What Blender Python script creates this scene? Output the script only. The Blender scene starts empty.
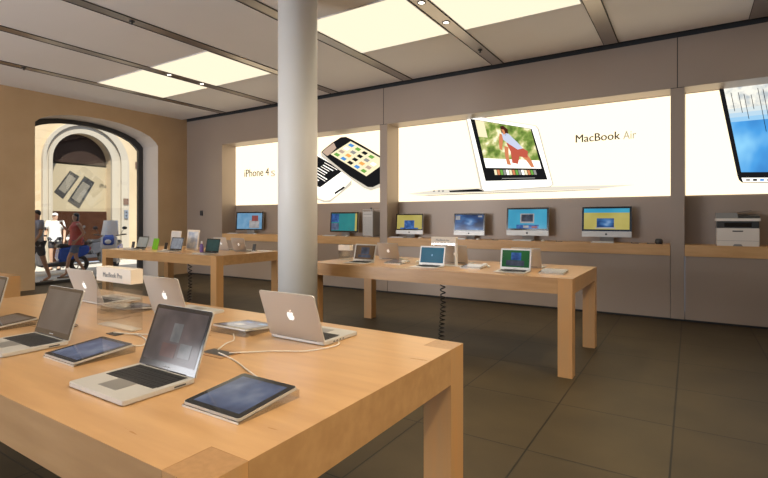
import bpy, bmesh, math, random
from mathutils import Vector, Matrix
random.seed(7)
PI = math.pi
R = math.radians
C = bpy.context.scene.collection
sc = bpy.context.scene

# ------------------------------------------------------------------ camera
CX, CY, CZ, YAW, F = 11.418, -8.092, 1.465, 0.566, 481.733
cam = bpy.data.cameras.new('camera'); co = bpy.data.objects.new('camera', cam); C.objects.link(co)
co.location = (CX, CY, CZ); co.rotation_euler = (R(90), 0, YAW)
cam.sensor_fit = 'HORIZONTAL'; cam.sensor_width = 36.0; cam.lens = F/768*36
cam.shift_y = -(239-218.8)/768; cam.clip_start = .02
sc.camera = co

# ------------------------------------------------------------------ world, sun, area lights, exposure
w = bpy.data.worlds.new('world'); sc.world = w; w.use_nodes = True
bg = w.node_tree.nodes['Background']; bg.inputs[0].default_value = (.55, .72, 1, 1); bg.inputs[1].default_value = .8
def light(name, typ, loc, rot, energy, col, **k):
    l = bpy.data.lights.new(name, typ); l.energy = energy; l.color = col
    for a, b in k.items(): setattr(l, a, b)
    o = bpy.data.objects.new(name, l); C.objects.link(o); o.location = loc; o.rotation_euler = rot
    return o
light('sun', 'SUN', (0, 0, 12), (0, R(38), R(-22)), 8, (1, .93, .80), angle=R(.6))
# daylight entering by the glazed shop front behind the camera
light('shopfront_daylight', 'AREA', (3.6, -13.3, 1.7), (R(116), 0, R(-8)), 480, (.97, .97, 1), shape='RECTANGLE', size=4.8, size_y=3.0)
vs = sc.view_settings
vs.view_transform = 'Standard'; vs.look = 'None'; vs.gamma = 1; vs.use_curve_mapping = False
vs.exposure = 0.25

# ------------------------------------------------------------------ helpers
class MB:
    def __init__(s): s.b = bmesh.new(); s.M = Matrix()
    def _v(s, p): return s.b.verts.new(s.M @ Vector(p))
    def box(s, x0, x1, y0, y1, z0, z1, mi=0):
        v = [s._v(p) for p in [(x0,y0,z0),(x1,y0,z0),(x1,y1,z0),(x0,y1,z0),(x0,y0,z1),(x1,y0,z1),(x1,y1,z1),(x0,y1,z1)]]
        for f in [(3,2,1,0),(4,5,6,7),(0,1,5,4),(1,2,6,5),(2,3,7,6),(3,0,4,7)]:
            s.b.faces.new([v[i] for i in f]).material_index = mi
        return s
    def poly(s, pts, mi=0):
        s.b.faces.new([s._v(p) for p in pts]).material_index = mi; return s
    def prism(s, pts, ext, mi=0, side=None):
        """closed outline pts (3-D), swept by vector ext"""
        e = Vector(ext); a = [s._v(p) for p in pts]; c = [s._v(Vector(p)+e) for p in pts]; n = len(pts)
        f0 = s.b.faces.new(a); f0.material_index = mi
        f1 = s.b.faces.new(c[::-1]); f1.material_index = mi
        for i in range(n):
            f = s.b.faces.new([a[i], c[i], c[(i+1)%n], a[(i+1)%n]])
            f.material_index = mi if side is None or i not in side else side[i]
        return s
    def rbox(s, x0, x1, y0, y1, z0, z1, r, n=4, mi=0):
        """plan-rounded box"""
        pts = []
        for cx, cy, a0 in [(x1-r,y1-r,0),(x0+r,y1-r,90),(x0+r,y0+r,180),(x1-r,y0+r,270)]:
            for k in range(n+1):
                a = R(a0+90*k/n); pts.append((cx+r*math.cos(a), cy+r*math.sin(a), z0))
        return s.prism(pts, (0,0,z1-z0), mi)
    def cyl(s, c, r, h, axis='z', n=24, r2=None, mi=0):
        r2 = r if r2 is None else r2
        ax = {'x':(Vector((0,1,0)),Vector((0,0,1)),Vector((1,0,0))),'y':(Vector((0,0,1)),Vector((1,0,0)),Vector((0,1,0))),'z':(Vector((1,0,0)),Vector((0,1,0)),Vector((0,0,1)))}[axis]
        c = Vector(c); A = []; B = []
        for i in range(n):
            a = 2*PI*i/n; d = ax[0]*math.cos(a)+ax[1]*math.sin(a)
            A.append(s._v(c+d*r)); B.append(s._v(c+d*r2+ax[2]*h))
        s.b.faces.new(A[::-1]).material_index = mi; s.b.faces.new(B).material_index = mi
        for i in range(n):
            f = s.b.faces.new([A[i],A[(i+1)%n],B[(i+1)%n],B[i]]); f.smooth = True; f.material_index = mi
        return s
    def tube(s, pts, r, n=8, closed=False, mi=0):
        pts = [Vector(p) for p in pts]; rings = []; m = len(pts); up = Vector((0,0,1)); prev = None
        for i, p in enumerate(pts):
            if closed: t = pts[(i+1)%m]-pts[i-1]
            else: t = pts[min(i+1,m-1)]-pts[max(i-1,0)]
            t.normalize()
            if prev is None: u = t.orthogonal().normalized()
            else: u = (prev-t*prev.dot(t)); u = u.normalized() if u.length > 1e-6 else t.orthogonal().normalized()
            prev = u; v = t.cross(u); rr = r[i] if isinstance(r, (list, tuple)) else r
            rings.append([s._v(p+(u*math.cos(2*PI*k/n)+v*math.sin(2*PI*k/n))*rr) for k in range(n)])
        for i in range(m if closed else m-1):
            a, c = rings[i], rings[(i+1)%m]
            for k in range(n):
                f = s.b.faces.new([a[k],a[(k+1)%n],c[(k+1)%n],c[k]]); f.smooth = True; f.material_index = mi
        if not closed: s.b.faces.new(rings[0][::-1]); s.b.faces.new(rings[-1])
        return s
    def ball(s, c, r, sx=1, sy=1, sz=1, n=16, mi=0):
        M = s.M @ Matrix.Translation(c) @ Matrix.Diagonal((r*sx, r*sy, r*sz, 1))
        g = bmesh.ops.create_uvsphere(s.b, u_segments=n, v_segments=max(6,n//2+2), radius=1, matrix=M)
        for v in g['verts']:
            for f in v.link_faces: f.smooth = True; f.material_index = mi
        return s
    def lathe(s, prof, c=(0,0,0), n=24, mi=0):
        c = Vector(c); rings = [[s._v(c+Vector((r*math.cos(2*PI*k/n), r*math.sin(2*PI*k/n), z))) for k in range(n)] for r, z in prof]
        for a, d in zip(rings, rings[1:]):
            for k in range(n):
                f = s.b.faces.new([a[k],a[(k+1)%n],d[(k+1)%n],d[k]]); f.smooth = True
        s.b.faces.new(rings[0][::-1]); s.b.faces.new(rings[-1]); return s
    def build(s, name, mat, parent=None, bevel=0, seg=2):
        bmesh.ops.recalc_face_normals(s.b, faces=s.b.faces)
        if bevel:
            es = [e for e in s.b.edges if len(e.link_faces)==2 and e.calc_face_angle(0) > R(35)]
            bmesh.ops.bevel(s.b, geom=es, offset=bevel, segments=seg, affect='EDGES', clamp_overlap=True)
        me = bpy.data.meshes.new(name); s.b.to_mesh(me); s.b.free()
        for m in (mat if isinstance(mat, (list, tuple)) else [mat]): me.materials.append(m)
        o = bpy.data.objects.new(name, me); C.objects.link(o)
        if parent: o.parent = parent
        return o
def tag(o, label=None, cat=None, group=None, kind=None):
    if label: o['label'] = label
    if cat: o['category'] = cat
    if group: o['group'] = group
    if kind: o['kind'] = kind
    return o
def thing(name, label, cat, loc=(0,0,0), rz=0, group=None):
    o = bpy.data.objects.new(name, None); C.objects.link(o); o.location = loc; o.rotation_euler = (0,0,rz); o.empty_display_size = .05
    return tag(o, label, cat, group)
def dup(o, loc=None, rz=None, label=None, group=None, parent=None):
    c = o.copy(); C.objects.link(c)
    if parent: c.parent = parent
    if loc is not None: c.location = loc
    if rz is not None: c.rotation_euler = (0,0,rz)
    if label: c['label'] = label
    if group: c['group'] = group
    for ch in list(o.children): dup(ch, parent=c)
    return c
def struct(o): o['kind'] = 'structure'; return o
def smooth(pts, k=6, closed=False):
    P = [Vector(p) for p in pts]; out = []; n = len(P)
    for i in range(n-1):
        a, b, c, d = P[max(i-1,0)], P[i], P[i+1], P[min(i+2,n-1)]
        for j in range(k):
            t = j/k; out.append(.5*((2*b)+(c-a)*t+(2*a-5*b+4*c-d)*t*t+(3*b-a-3*c+d)*t**3))
    out.append(P[-1]); return out
def at(px, py, y):
    """the point of the plane at depth y behind a photo pixel (used for the printed posters and outlines)"""
    c_, s_ = math.cos(-YAW), math.sin(-YAW); r = (px-384)/F; u = (218.8-py)/F
    dx, dy = s_+r*c_, c_-r*s_; t = (y-CY)/dy
    return (CX+t*dx, y, CZ+t*u)
def atx(px, py, x):
    c_, s_ = math.cos(-YAW), math.sin(-YAW); r = (px-384)/F; u = (218.8-py)/F
    dx, dy = s_+r*c_, c_-r*s_; t = (x-CX)/dx
    return (x, CY+t*dy, CZ+t*u)

# ------------------------------------------------------------------ materials
def mat(name, col, rough=.5, metal=0, spec=.5, emit=None, es=0, coat=0):
    m = bpy.data.materials.new(name); m.use_nodes = True; b = m.node_tree.nodes['Principled BSDF']
    b.inputs['Base Color'].default_value = (*col, 1); b.inputs['Roughness'].default_value = rough
    b.inputs['Metallic'].default_value = metal; b.inputs['Specular IOR Level'].default_value = spec
    b.inputs['Coat Weight'].default_value = coat; b.inputs['Coat Roughness'].default_value = .2
    if emit: b.inputs['Emission Color'].default_value = (*emit, 1); b.inputs['Emission Strength'].default_value = es
    return m
def nd(m, t, **k):
    n = m.node_tree.nodes.new(t)
    for a, b in k.items(): setattr(n, a, b)
    return n
def noisy(m, c1, c2, scale=(1,1,1), ns=5, detail=4, bump=0, lo=.35, hi=.65, obj=True, rr=None):
    t = m.node_tree; b = t.nodes['Principled BSDF']
    tc = nd(m, 'ShaderNodeTexCoord'); mp = nd(m, 'ShaderNodeMapping'); mp.inputs['Scale'].default_value = scale
    no = nd(m, 'ShaderNodeTexNoise'); no.inputs['Scale'].default_value = ns; no.inputs['Detail'].default_value = detail
    cr = nd(m, 'ShaderNodeValToRGB'); cr.color_ramp.elements[0].position = lo; cr.color_ramp.elements[1].position = hi
    cr.color_ramp.elements[0].color = (*c1, 1); cr.color_ramp.elements[1].color = (*c2, 1)
    t.links.new(tc.outputs['Object' if obj else 'Generated'], mp.inputs[0]); t.links.new(mp.outputs[0], no.inputs[0])
    t.links.new(no.outputs[0], cr.inputs[0]); t.links.new(cr.outputs[0], b.inputs['Base Color'])
    if bump:
        bp = nd(m, 'ShaderNodeBump'); bp.inputs['Strength'].default_value = bump; bp.inputs['Distance'].default_value = .01
        t.links.new(no.outputs[0], bp.inputs['Height']); t.links.new(bp.outputs[0], b.inputs['Normal'])
    if rr:
        mr = nd(m, 'ShaderNodeMapRange'); mr.inputs[3].default_value = rr[0]; mr.inputs[4].default_value = rr[1]
        t.links.new(no.outputs[0], mr.inputs[0]); t.links.new(mr.outputs[0], b.inputs['Roughness'])
    return m
def emis(name, col, s=1.0):
    m = bpy.data.materials.new(name); m.use_nodes = True; t = m.node_tree; t.nodes.clear()
    e = t.nodes.new('ShaderNodeEmission'); e.inputs[0].default_value = (*col, 1); e.inputs[1].default_value = s
    o = t.nodes.new('ShaderNodeOutputMaterial'); t.links.new(e.outputs[0], o.inputs[0]); return m
def glassy(name, tint=(.95,.97,.97), refl=.12, rough=.02):
    m = bpy.data.materials.new(name); m.use_nodes = True; t = m.node_tree; t.nodes.clear()
    tr = t.nodes.new('ShaderNodeBsdfTransparent'); tr.inputs[0].default_value = (*tint, 1)
    gl = t.nodes.new('ShaderNodeBsdfGlossy'); gl.inputs['Roughness'].default_value = rough
    lw = t.nodes.new('ShaderNodeLayerWeight'); lw.inputs[0].default_value = .35
    mr = t.nodes.new('ShaderNodeMapRange'); mr.inputs[3].default_value = refl*.4; mr.inputs[4].default_value = min(1, refl*4)
    mx = t.nodes.new('ShaderNodeMixShader'); o = t.nodes.new('ShaderNodeOutputMaterial')
    L = t.links.new; L(lw.outputs['Facing'], mr.inputs[0]); L(mr.outputs[0], mx.inputs[0]); L(tr.outputs[0], mx.inputs[1]); L(gl.outputs[0], mx.inputs[2]); L(mx.outputs[0], o.inputs[0])
    return m
WOOD1, WOOD2 = (.45, .255, .108), (.53, .31, .138)
m_wood = noisy(mat('maple wood', WOOD1, .3, coat=.25), WOOD1, WOOD2, (1.2, 9, 9), 2.2, 6, rr=(.24, .36))
m_woodv = noisy(mat('maple wood upright', WOOD1, .35, coat=.15), (.58,.31,.12), WOOD2, (9, 9, 1.2), 2.2, 6)
m_endgrain = noisy(mat('maple end grain', (.36,.2,.08), .35, coat=.1), (.32,.175,.07), (.38,.21,.09), (4,4,4), 14, 4)
m_shelf = noisy(mat('shelf wood', (.6,.35,.15), .4), (.60,.35,.15), (.68,.41,.19), (1.2, 9, 9), 2.2, 5)
m_wall = noisy(mat('taupe satin panel', (.38,.305,.25), .42, .2), (.365,.292,.24), (.395,.318,.26), (.4,.4,.4), 1.2, 2)
m_tan = noisy(mat('tan plaster', (.52,.35,.19), .8), (.50,.335,.18), (.54,.365,.205), (1,1,1), 1.5, 4)
m_plaster = mat('pale plaster', (.62,.54,.47), .8)
m_ceil = noisy(mat('ceiling panel', (.87,.83,.80), .7), (.85,.81,.78), (.88,.84,.81), (1,1,1), .8, 2)
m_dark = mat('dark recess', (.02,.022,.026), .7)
m_strip = mat('brushed metal channel', (.42,.38,.35), .32, .9)
m_seam = mat('dark seam', (.05,.045,.04), .8)
m_column = noisy(mat('column paint', (.80,.79,.76), .45), (.79,.78,.75), (.82,.81,.78), (1,1,1), 2, 2)
m_alu = mat('aluminium', (.56,.545,.52), .38, .35)
m_alud = mat('aluminium shade', (.38,.37,.36), .4, .75)
m_black = mat('black glass bezel', (.012,.012,.013), .12, spec=.6)
m_key = mat('black keys', (.018,.018,.02), .55)
m_keyw = mat('white keys', (.75,.74,.72), .5)
m_white = mat('white plastic', (.8,.79,.77), .35)
m_cream = mat('cream card', (.72,.64,.54), .6)
m_grey = mat('grey plastic', (.25,.25,.25), .5)
m_darkp = mat('dark plastic', (.04,.04,.042), .4)
m_acr = glassy('clear acrylic', (.95,.95,.945), .18)
m_gleam = mat('acrylic edge gleam', (.72,.68,.62), .15, spec=.9)  # opaque pale colour standing in for highlights on the clear edges
m_side = glassy('polished acrylic side', (.97,.97,.97), .30, .12)
m_glass = glassy('window glass', (.93,.95,.95), .05)
m_cable = mat('white cable', (.65,.62,.58), .5)
m_bcable = mat('black cable', (.015,.015,.016), .45)
m_logo = mat('lit white logo', (.9,.9,.9), .4, emit=(1,.97,.93), es=.55)
m_blogo = mat('black logo', (.02,.02,.02), .4)
def spot_emis(n, c, s): return emis(n, c, s)
m_panel = emis('luminous ceiling fabric', (1, .885, .65), .94)
m_box = emis('lightbox white', (1, .83, .56), 1.45)
m_spot = emis('spot lens', (1, .92, .75), 6)

# floor tiles
m_floor = mat('stone tile floor', (.1,.09,.07), .5, spec=.32)
def floor_nodes(m):
    t = m.node_tree; b = t.nodes['Principled BSDF']; L = t.links.new
    tc = nd(m, 'ShaderNodeTexCoord'); mp = nd(m, 'ShaderNodeMapping')
    mp.inputs['Location'].default_value = (-(11.32-.78*14), 5.03-.9*6, 0)
    br = nd(m, 'ShaderNodeTexBrick'); br.offset = 0; br.squash = 1
    br.inputs['Scale'].default_value = 1; br.inputs['Brick Width'].default_value = .78; br.inputs['Row Height'].default_value = .9
    br.inputs['Mortar Size'].default_value = .0065; br.inputs['Mortar Smooth'].default_value = .2; br.inputs['Bias'].default_value = 0
    br.inputs['Color1'].default_value = (.054,.039,.019,1); br.inputs['Color2'].default_value = (.064,.047,.023,1); br.inputs['Mortar'].default_value = (.014,.011,.007,1)
    no = nd(m, 'ShaderNodeTexNoise'); no.inputs['Scale'].default_value = 2.2; no.inputs['Detail'].default_value = 6
    mx = nd(m, 'ShaderNodeMix', data_type='RGBA', blend_type='MULTIPLY'); mx.inputs[0].default_value = 1
    cr = nd(m, 'ShaderNodeValToRGB'); cr.color_ramp.elements[0].color = (.78,.78,.78,1); cr.color_ramp.elements[1].color = (1.12,1.1,1.08,1); cr.color_ramp.elements[0].position=.3; cr.color_ramp.elements[1].position=.7
    L(tc.outputs['Object'], mp.inputs[0]); L(mp.outputs[0], br.inputs[0]); L(tc.outputs['Object'], no.inputs[0]); L(no.outputs[0], cr.inputs[0])
    L(br.outputs[0], mx.inputs[6]); L(cr.outputs[0], mx.inputs[7]); L(mx.outputs[2], b.inputs['Base Color'])
    bp = nd(m, 'ShaderNodeBump'); bp.inputs['Strength'].default_value = .35; bp.inputs['Distance'].default_value = .004; bp.invert = True
    L(br.outputs['Fac'], bp.inputs['Height']); L(bp.outputs[0], b.inputs['Normal'])
floor_nodes(m_floor)

# ------------------------------------------------------------------ structure
H = 4.1; XR = 17.0; YF = -13.6; ND = .44; ZS = 3.345; ZP = 1.815
struct(MB().box(-.7, XR, YF, .9, -.12, 0).build('floor', m_floor))
# ceiling: boards end short of the back wall, leaving a dark gap
b = MB()
b.box(-.7, XR, YF, -.14, H, H+.06)
struct(b.build('ceiling', m_ceil))
struct(MB().box(-.72, XR, YF, .95, H+.30, H+.5).build('trim_1', m_dark))
struct(MB().box(0, XR, -.006, -.001, H-.035, H+.3).build('trim_19', m_dark))   # dark band painted in for the shade of the ceiling gap
# back wall
b = MB()
NX = [(1.42, 6.18), (6.35, 11.18), (11.35, 16.18)]
PX = [(-.0, 1.42), (6.18, 6.35), (11.18, 11.35), (16.18, XR)]
b.box(0, XR, .0, ND+.2, ZS, H+.3); struct(b.build('wall_back', m_wall))
for a, c in PX: struct(MB().box(a, c, 0, ND+.2, .03, ZS).build('wall_back', m_wall))
for a, c in NX:
    struct(MB().box(a+.006, c-.006, .012, ND+.2, .03, .93).build('wall_back', m_wall)); struct(MB().box(a, c, ND, ND+.2, .93, ZS).build('wall_back', m_wall))
b = MB()                                                       # fine shadow gaps between the panels
for x in (6.265, 11.265): b.box(x-.006, x+.006, -.0015, .001, ZS, H+.1)
for a, c in PX[1:3]: b.box(a, c, -.0015, .001, ZS-.004, ZS+.004)
struct(b.build('trim_2', m_seam))
struct(MB().box(0, XR, .03, .06, 0, .03).build('baseboard_back', m_dark))
# left wall with segmental arched opening
arc = [(-.835,3.316),(-.90,3.40),(-1.05,3.525),(-1.30,3.62),(-1.56,3.69),(-1.85,3.735),(-2.2,3.76),(-2.55,3.755),(-2.85,3.735),(-3.1,3.69),(-3.3,3.635),(-3.45,3.57),(-3.56,3.47)]
out = [(.6,0),(-.835,0)]+arc+[(-3.56,0),(YF,0),(YF,H+.3),(.6,H+.3)]
side = {i: 1 for i in range(1, len(arc)+2)}
b = MB(); b.prism([(0,y,z) for y,z in out], (-.7,0,0), 0, side)
struct(b.build('wall_left', [m_tan, m_plaster]))
struct(MB().box(XR, XR+.2, YF, .9, 0, H+.3).build('wall_right', m_tan))
# front wall behind the camera, mostly shop-front glass
b = MB(); b.box(0, 1.2, YF-.2, YF, 0, H+.3); b.box(11.8, XR, YF-.2, YF, 0, H+.3); b.box(1.2, 11.8, YF-.2, YF, 3.8, H+.3)
struct(b.build('wall_front', m_tan))
b = MB()
for x in (1.2, 4.7, 8.2, 11.7): b.box(x, x+.1, YF-.12, YF-.04, 0, 3.8)
b.box(1.2, 11.8, YF-.12, YF-.04, 3.72, 3.8); b.box(1.2, 11.8, YF-.12, YF-.04, 0, .08)
wf = struct(b.build('window_2', m_darkp)); MB().box(1.3, 11.7, YF-.09, YF-.08, .08, 3.72).build('glass', m_glass, wf)
# arched window frame and pane
def offs(pts, d):
    cy, cz = -2.2, 2.4; o = []
    for y, z in pts:
        o.append((y+(d if y < cy else -d)*min(1, abs(y-cy)/1.1), z-d*(.75 if abs(y-cy) < 1.2 else .8)))
    return o
inn = offs(arc, .125)
b = MB(); X0 = -.66
outer = [(-.835,.0)]+arc+[(-3.56,.0)]; inner = [(-.96,.07)]+inn+[(-3.435,.07)]
n = len(outer)
for i in range(n):
    j = (i+1) % n
    q = [outer[i], outer[j], inner[j], inner[i]]
    b.prism([(X0,y,z) for y,z in q], (-.08,0,0))
w1 = struct(b.build('window_1', m_darkp))
MB().prism([(-.69,y,z) for y,z in inner], (-.01,0,0)).build('glass', m_glass, w1)

# ceiling channels
SX = [1.64+1.755*k for k in range(-0, 9)]
for i, x in enumerate(SX):
    b = MB(); b.box(x-.095, x+.095, YF, -.14, H-.004, H-.0005)
    b.box(x+.095, x+.107, YF, -.14, H-.012, H-.0005, 1)
    b.box(x-.101, x-.095, YF, -.14, H-.010, H-.0005, 1)
    struct(b.build('trim_%d' % (i+3), [m_strip, m_seam]))
# luminous panels
def lum(x0, x1, y0, y1, label):
    t = thing('ceiling_light_panel', label, 'ceiling light', (x0, y0, H-.001), 0, 'luminous ceiling panels')
    MB().box(.0, x1-x0, .0, y1-y0, -.006, 0).build('diffuser', m_panel, t)
    b = MB(); e = .012
    b.box(-e, x1-x0+e, -e, 0, -.009, 0); b.box(-e, x1-x0+e, y1-y0, y1-y0+e, -.009, 0); b.box(-e, 0, 0, y1-y0, -.009, 0); b.box(x1-x0, x1-x0+e, 0, y1-y0, -.009, 0)
    b.build('frame', m_ceil, t); return t
LBL = ['glowing rectangular ceiling panel nearest the arched window wall', 'glowing ceiling panel just left of the white column, second from the arched window',
       'large glowing ceiling panel just right of the white column', 'glowing ceiling panel at the top edge, rightmost one above the laptop poster']
for (k, lab) in zip((0, 1, 3, 4), LBL):
    lum(SX[k]+.125, SX[k+1]-.12, -3.2, -1.84, lab)
for k in (1, 2, 3, 4, 5): lum(SX[k]+.125, SX[k+1]-.12, -8.2, -6.84, 'glowing ceiling panel overhead, outside the top of the frame')
# spots in the channels
proto = None
def spotlight(x, y, label, power=60, tilt=0):
    t = thing('recessed_spotlight', label, 'spotlight', (x, y, H-.004), 0, 'spotlights in the ceiling channels')
    b = MB(); b.lathe([(.052,0),(.056,-.006),(.038,-.008),(.036,-.002)], n=20); b.build('rim', m_alu, t)
    MB().cyl((0,0,-.004), .034, .002, n=20).build('lens', m_spot, t)
    l = light('spot_lamp', 'SPOT', (0,0,-.02), (0,R(tilt),0), power, (1,.84,.62), spot_size=R(100), spot_blend=.8, shadow_soft_size=.05); l.parent = t
    return t
spotlight(3.39, -2.77, 'lit spotlight in the channel left of the column, nearer of the two', 110)
spotlight(3.39, -2.07, 'lit spotlight in the channel left of the column, the one nearer the posters', 110)
spotlight(8.66, -2.9, 'lit spotlight at the top edge in the channel right of the column', 110)
spotlight(8.66, -2.2, 'lit spotlight in the channel right of the column, the one nearer the posters', 110)
for i, (x, y) in enumerate([(8.66,-6.9),(10.415,-7.2),(6.9,-7.2),(5.15,-7.0),(10.4,-5.2),(8.66,-8.2)]):
    spotlight(x, y, 'lit ceiling spotlight above the near table, outside the top of the frame', 90 if y > -6 else 18)
for x, y in [(12.17,-6.8),(12.17,-4.2),(13.925,-7.4),(12.17,-9.0)]:  # added spotlights, out of view, tilted to brighten the table sides
    spotlight(x, y, 'added unseen ceiling spotlight tilted to light the right sides of the tables', 260, 38)
for k in (6, 7):  # unseen panels added for more light from the right
    for y0, y1 in ((-3.2,-1.84),(-8.2,-6.84)): lum(SX[k]+.125, SX[k+1]-.12, y0, y1, 'added glowing ceiling panel overhead on the right, unseen, for side light')
for x, y, lab in [(5.15,-4.48,'tiny dark sprinkler head in the channel left of the column'), (1.64,-4.38,'tiny dark sprinkler head in the channel nearest the arched window'), (8.66,-.96,'tiny dark sprinkler head in the channel close to the back wall')]:
    b = MB(); b.cyl((0,0,-.01), .035, .01, n=16); b.cyl((0,0,-.04), .010, .03, n=12); b.cyl((0,0,-.043), .020, .003, n=12)
    o = b.build('sprinkler_head', m_darkp); o.location = (x, y, H-.004); tag(o, lab, 'sprinkler', 'sprinkler heads in the ceiling channels')
# column
b = MB(); b.lathe([(.222,0),(.222,H)], n=48)
o = b.build('column', m_column); o.location = (7.64,-3.98,0); tag(o, 'tall round white column in front of the phone poster', 'column')

# ------------------------------------------------------------------ shelves
for i, ((a, c), lab) in enumerate(zip(NX, ['long maple wall shelf under the phone poster', 'long maple wall shelf under the laptop poster holding four computers', 'maple wall shelf carrying the printer, under the right poster'])):
    b = MB(); b.box(a+.004, c-.004, -.004, ND-.002, .932, 1.092); o = b.build('wall_shelf', m_shelf, bevel=.003)
    tag(o, lab, 'shelf', 'maple shelves in the wall niches')

# ------------------------------------------------------------------ lightbox posters
YP = ND-.012
def text(body, size, x, z, y, m, parent, name, squash=1.0, rot=(R(90),0,0), ext=.001, bold=0, fit=None):
    cu = bpy.data.curves.new(name, 'FONT'); cu.body = body; cu.size = size; cu.extrude = ext; cu.offset = bold; cu.resolution_u = 3
    o = bpy.data.objects.new(name+'_tmp', cu); C.objects.link(o)
    dg = bpy.context.evaluated_depsgraph_get(); me = bpy.data.meshes.new_from_object(o.evaluated_get(dg)); bpy.data.objects.remove(o)
    p = bpy.data.objects.new(name, me); C.objects.link(p); me.materials.clear(); me.materials.append(m)
    if fit:
        xs = [v.co.x for v in me.vertices]; squash = fit/(max(xs)-min(xs)); x -= min(xs)*squash
    p.location = (x, y, z); p.rotation_euler = rot; p.scale = (squash, 1, 1); p.parent = parent; return p
def lightbox(a, c, label):
    t = thing('lightbox_poster', label, 'poster', (a+.01, YP, ZP), 0, 'backlit posters in the wall niches')
    MB().box(0, c-a-.02, 0, .01, 0, ZS-ZP-.01).build('panel', m_box, t)
    return t
def lay(parent, name, pts, m, k=1, th=.0012, px=True):
    """a printed shape on the poster, given by its outline"""
    o = parent.matrix_basis.translation; P = []
    for q in pts:
        p = at(q[0], q[1], YP) if px else (q[0], YP, q[1]); P.append((p[0]-o.x, -.0012*k, p[2]-o.z))
    return MB().prism(P, (0, th*.9, 0)).build(name, m, parent)
def pm(name, col, s=1.0): return emis(name, col, s)
e_black = pm('print black', (.012,.012,.013), .9); e_white = pm('print white', (1,.96,.86), 1.4); e_pale = pm('print pale', (.74,.68,.58), 1)
e_grey = pm('print grey', (.30,.29,.27)); e_steel = pm('print steel', (.62,.56,.46)); e_txt = pm('print text', (.07,.06,.045)); e_txt2 = pm('print text light', (.42,.37,.27))
e_green = pm('print green', (.16,.38,.07)); e_blue = pm('print blue', (.08,.28,.65)); e_or = pm('print orange', (.85,.40,.10)); e_cream = pm('print cream', (.92,.80,.52)); e_pink = pm('print pink', (.50,.36,.27))

def proc_emis(name, stops, scale, seed=0, s=1.0, stretch=(1,1,1), detail=3):
    m = bpy.data.materials.new(name); m.use_nodes = True; t = m.node_tree; t.nodes.clear(); L = t.links.new
    tc = t.nodes.new('ShaderNodeTexCoord'); mp = t.nodes.new('ShaderNodeMapping'); mp.inputs['Scale'].default_value = stretch; mp.inputs['Location'].default_value = (seed, seed*2, seed)
    no = t.nodes.new('ShaderNodeTexNoise'); no.inputs['Scale'].default_value = scale; no.inputs['Detail'].default_value = detail
    cr = t.nodes.new('ShaderNodeValToRGB'); e0 = cr.color_ramp.elements
    e0[0].position, e0[0].color = stops[0][0], (*stops[0][1], 1); e0[1].position, e0[1].color = stops[-1][0], (*stops[-1][1], 1)
    for p, c in stops[1:-1]: x = e0.new(p); x.color = (*c, 1)
    em = t.nodes.new('ShaderNodeEmission'); em.inputs[1].default_value = s; o = t.nodes.new('ShaderNodeOutputMaterial')
    L(tc.outputs['Object'], mp.inputs[0]); L(mp.outputs[0], no.inputs[0]); L(no.outputs[0], cr.inputs[0]); L(cr.outputs[0], em.inputs[0]); L(em.outputs[0], o.inputs[0])
    return m
# poster 1 : two phones
t1 = lightbox(*NX[0], 'glowing poster of two phones partly behind the white column')
def lerp(a, b, t): return (a[0]+(b[0]-a[0])*t, a[1]+(b[1]-a[1])*t)
def quad(q, u0, v0, u1, v1):
    """sub-rectangle of a four-corner shape q = TL, TR, BR, BL"""
    f = lambda u, v: lerp(lerp(q[0], q[1], u), lerp(q[3], q[2], u), v)
    return [f(u0,v0), f(u1,v0), f(u1,v1), f(u0,v1)]
pb = [(296,166),(317,154.5),(322,155),(344,168),(351,176),(351,183),(347,187),(329,200),(324,200),(304,186)]
lay(t1, 'printed_phone_back', pb, e_white, 1)
lay(t1, 'printed_phone_edge', [(300,190),(318,198.5),(325,200.5),(330,200),(350,186),(351.6,180),(351.6,184.5),(330,202.3),(324,202.3),(299,192)], e_steel, 2)
pbq = [(317,156),(343,170.2),(319.5,187.5),(296,172)]
lay(t1, 'printed_phone_screen', [(300,166),(317,155.8),(343,170.6),(320,187.5),(300,177)], e_black, 2)
for i in range(9):
    v = .08+.1*i; ss = .1+.12*random.random()
    lay(t1, 'printed_stripe', quad(pbq, .35+.1*random.random(), v, .72+.22*random.random(), v+.022+.015*(i % 2)), e_white, 3)
lay(t1, 'printed_phone_port', [(334.5,192.5),(344.3,186),(344.8,188),(335,194.5)], e_black, 3)
# front phone
lay(t1, 'printed_phone_edge', [(321.3,152),(321.3,156.5),(352,179.5),(364,188),(371,190.5),(380.4,187.5),(380.4,182),(371,186),(364,183),(340,165)], e_steel, 4)
lay(t1, 'printed_phone_body', [(321.5,152),(324,149.4),(333,142.3),(341,137.3),(346,136.8),(352,139.5),(366,147.3),(380.4,156),(380.4,183.5),(373,187.2),(368,187),(350,176),(330,160)], e_black, 5)
lay(t1, 'printed_phone_glare', [(322.5,152.2),(325,149.5),(334,142.8),(336.5,148),(330.5,153.8),(327.5,156)], e_pink, 6)
scq = [(351,141.2),(380.4,157.5),(380.4,165.5),(330.4,153.6)]
q = [(330.6,154.2),(350.8,141.3),(387,161.5),(366.5,176.3)]
lay(t1, 'printed_phone_display', [(330.6,154.2),(350.8,141.3),(380.4,157.8),(380.4,166.3),(366.5,176.3)], e_cream, 6)
cols = [e_green, e_grey, e_or, e_blue, e_white, e_pink]
k = 0
for r in range(5):
    for c in range(4):
        u = .07+.235*c; v = .05+.19*r
        qq = quad([q[0], q[1], q[2], q[3]], u, v*.98, u+.14, v*.98+.11)
        if max(p[0] for p in qq) < 379.5: lay(t1, 'printed_icon', qq, cols[(k*5+r) % 6] if r not in (2,) else e_black, 7)
        k += 1
tl = t1.matrix_basis.translation
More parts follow.
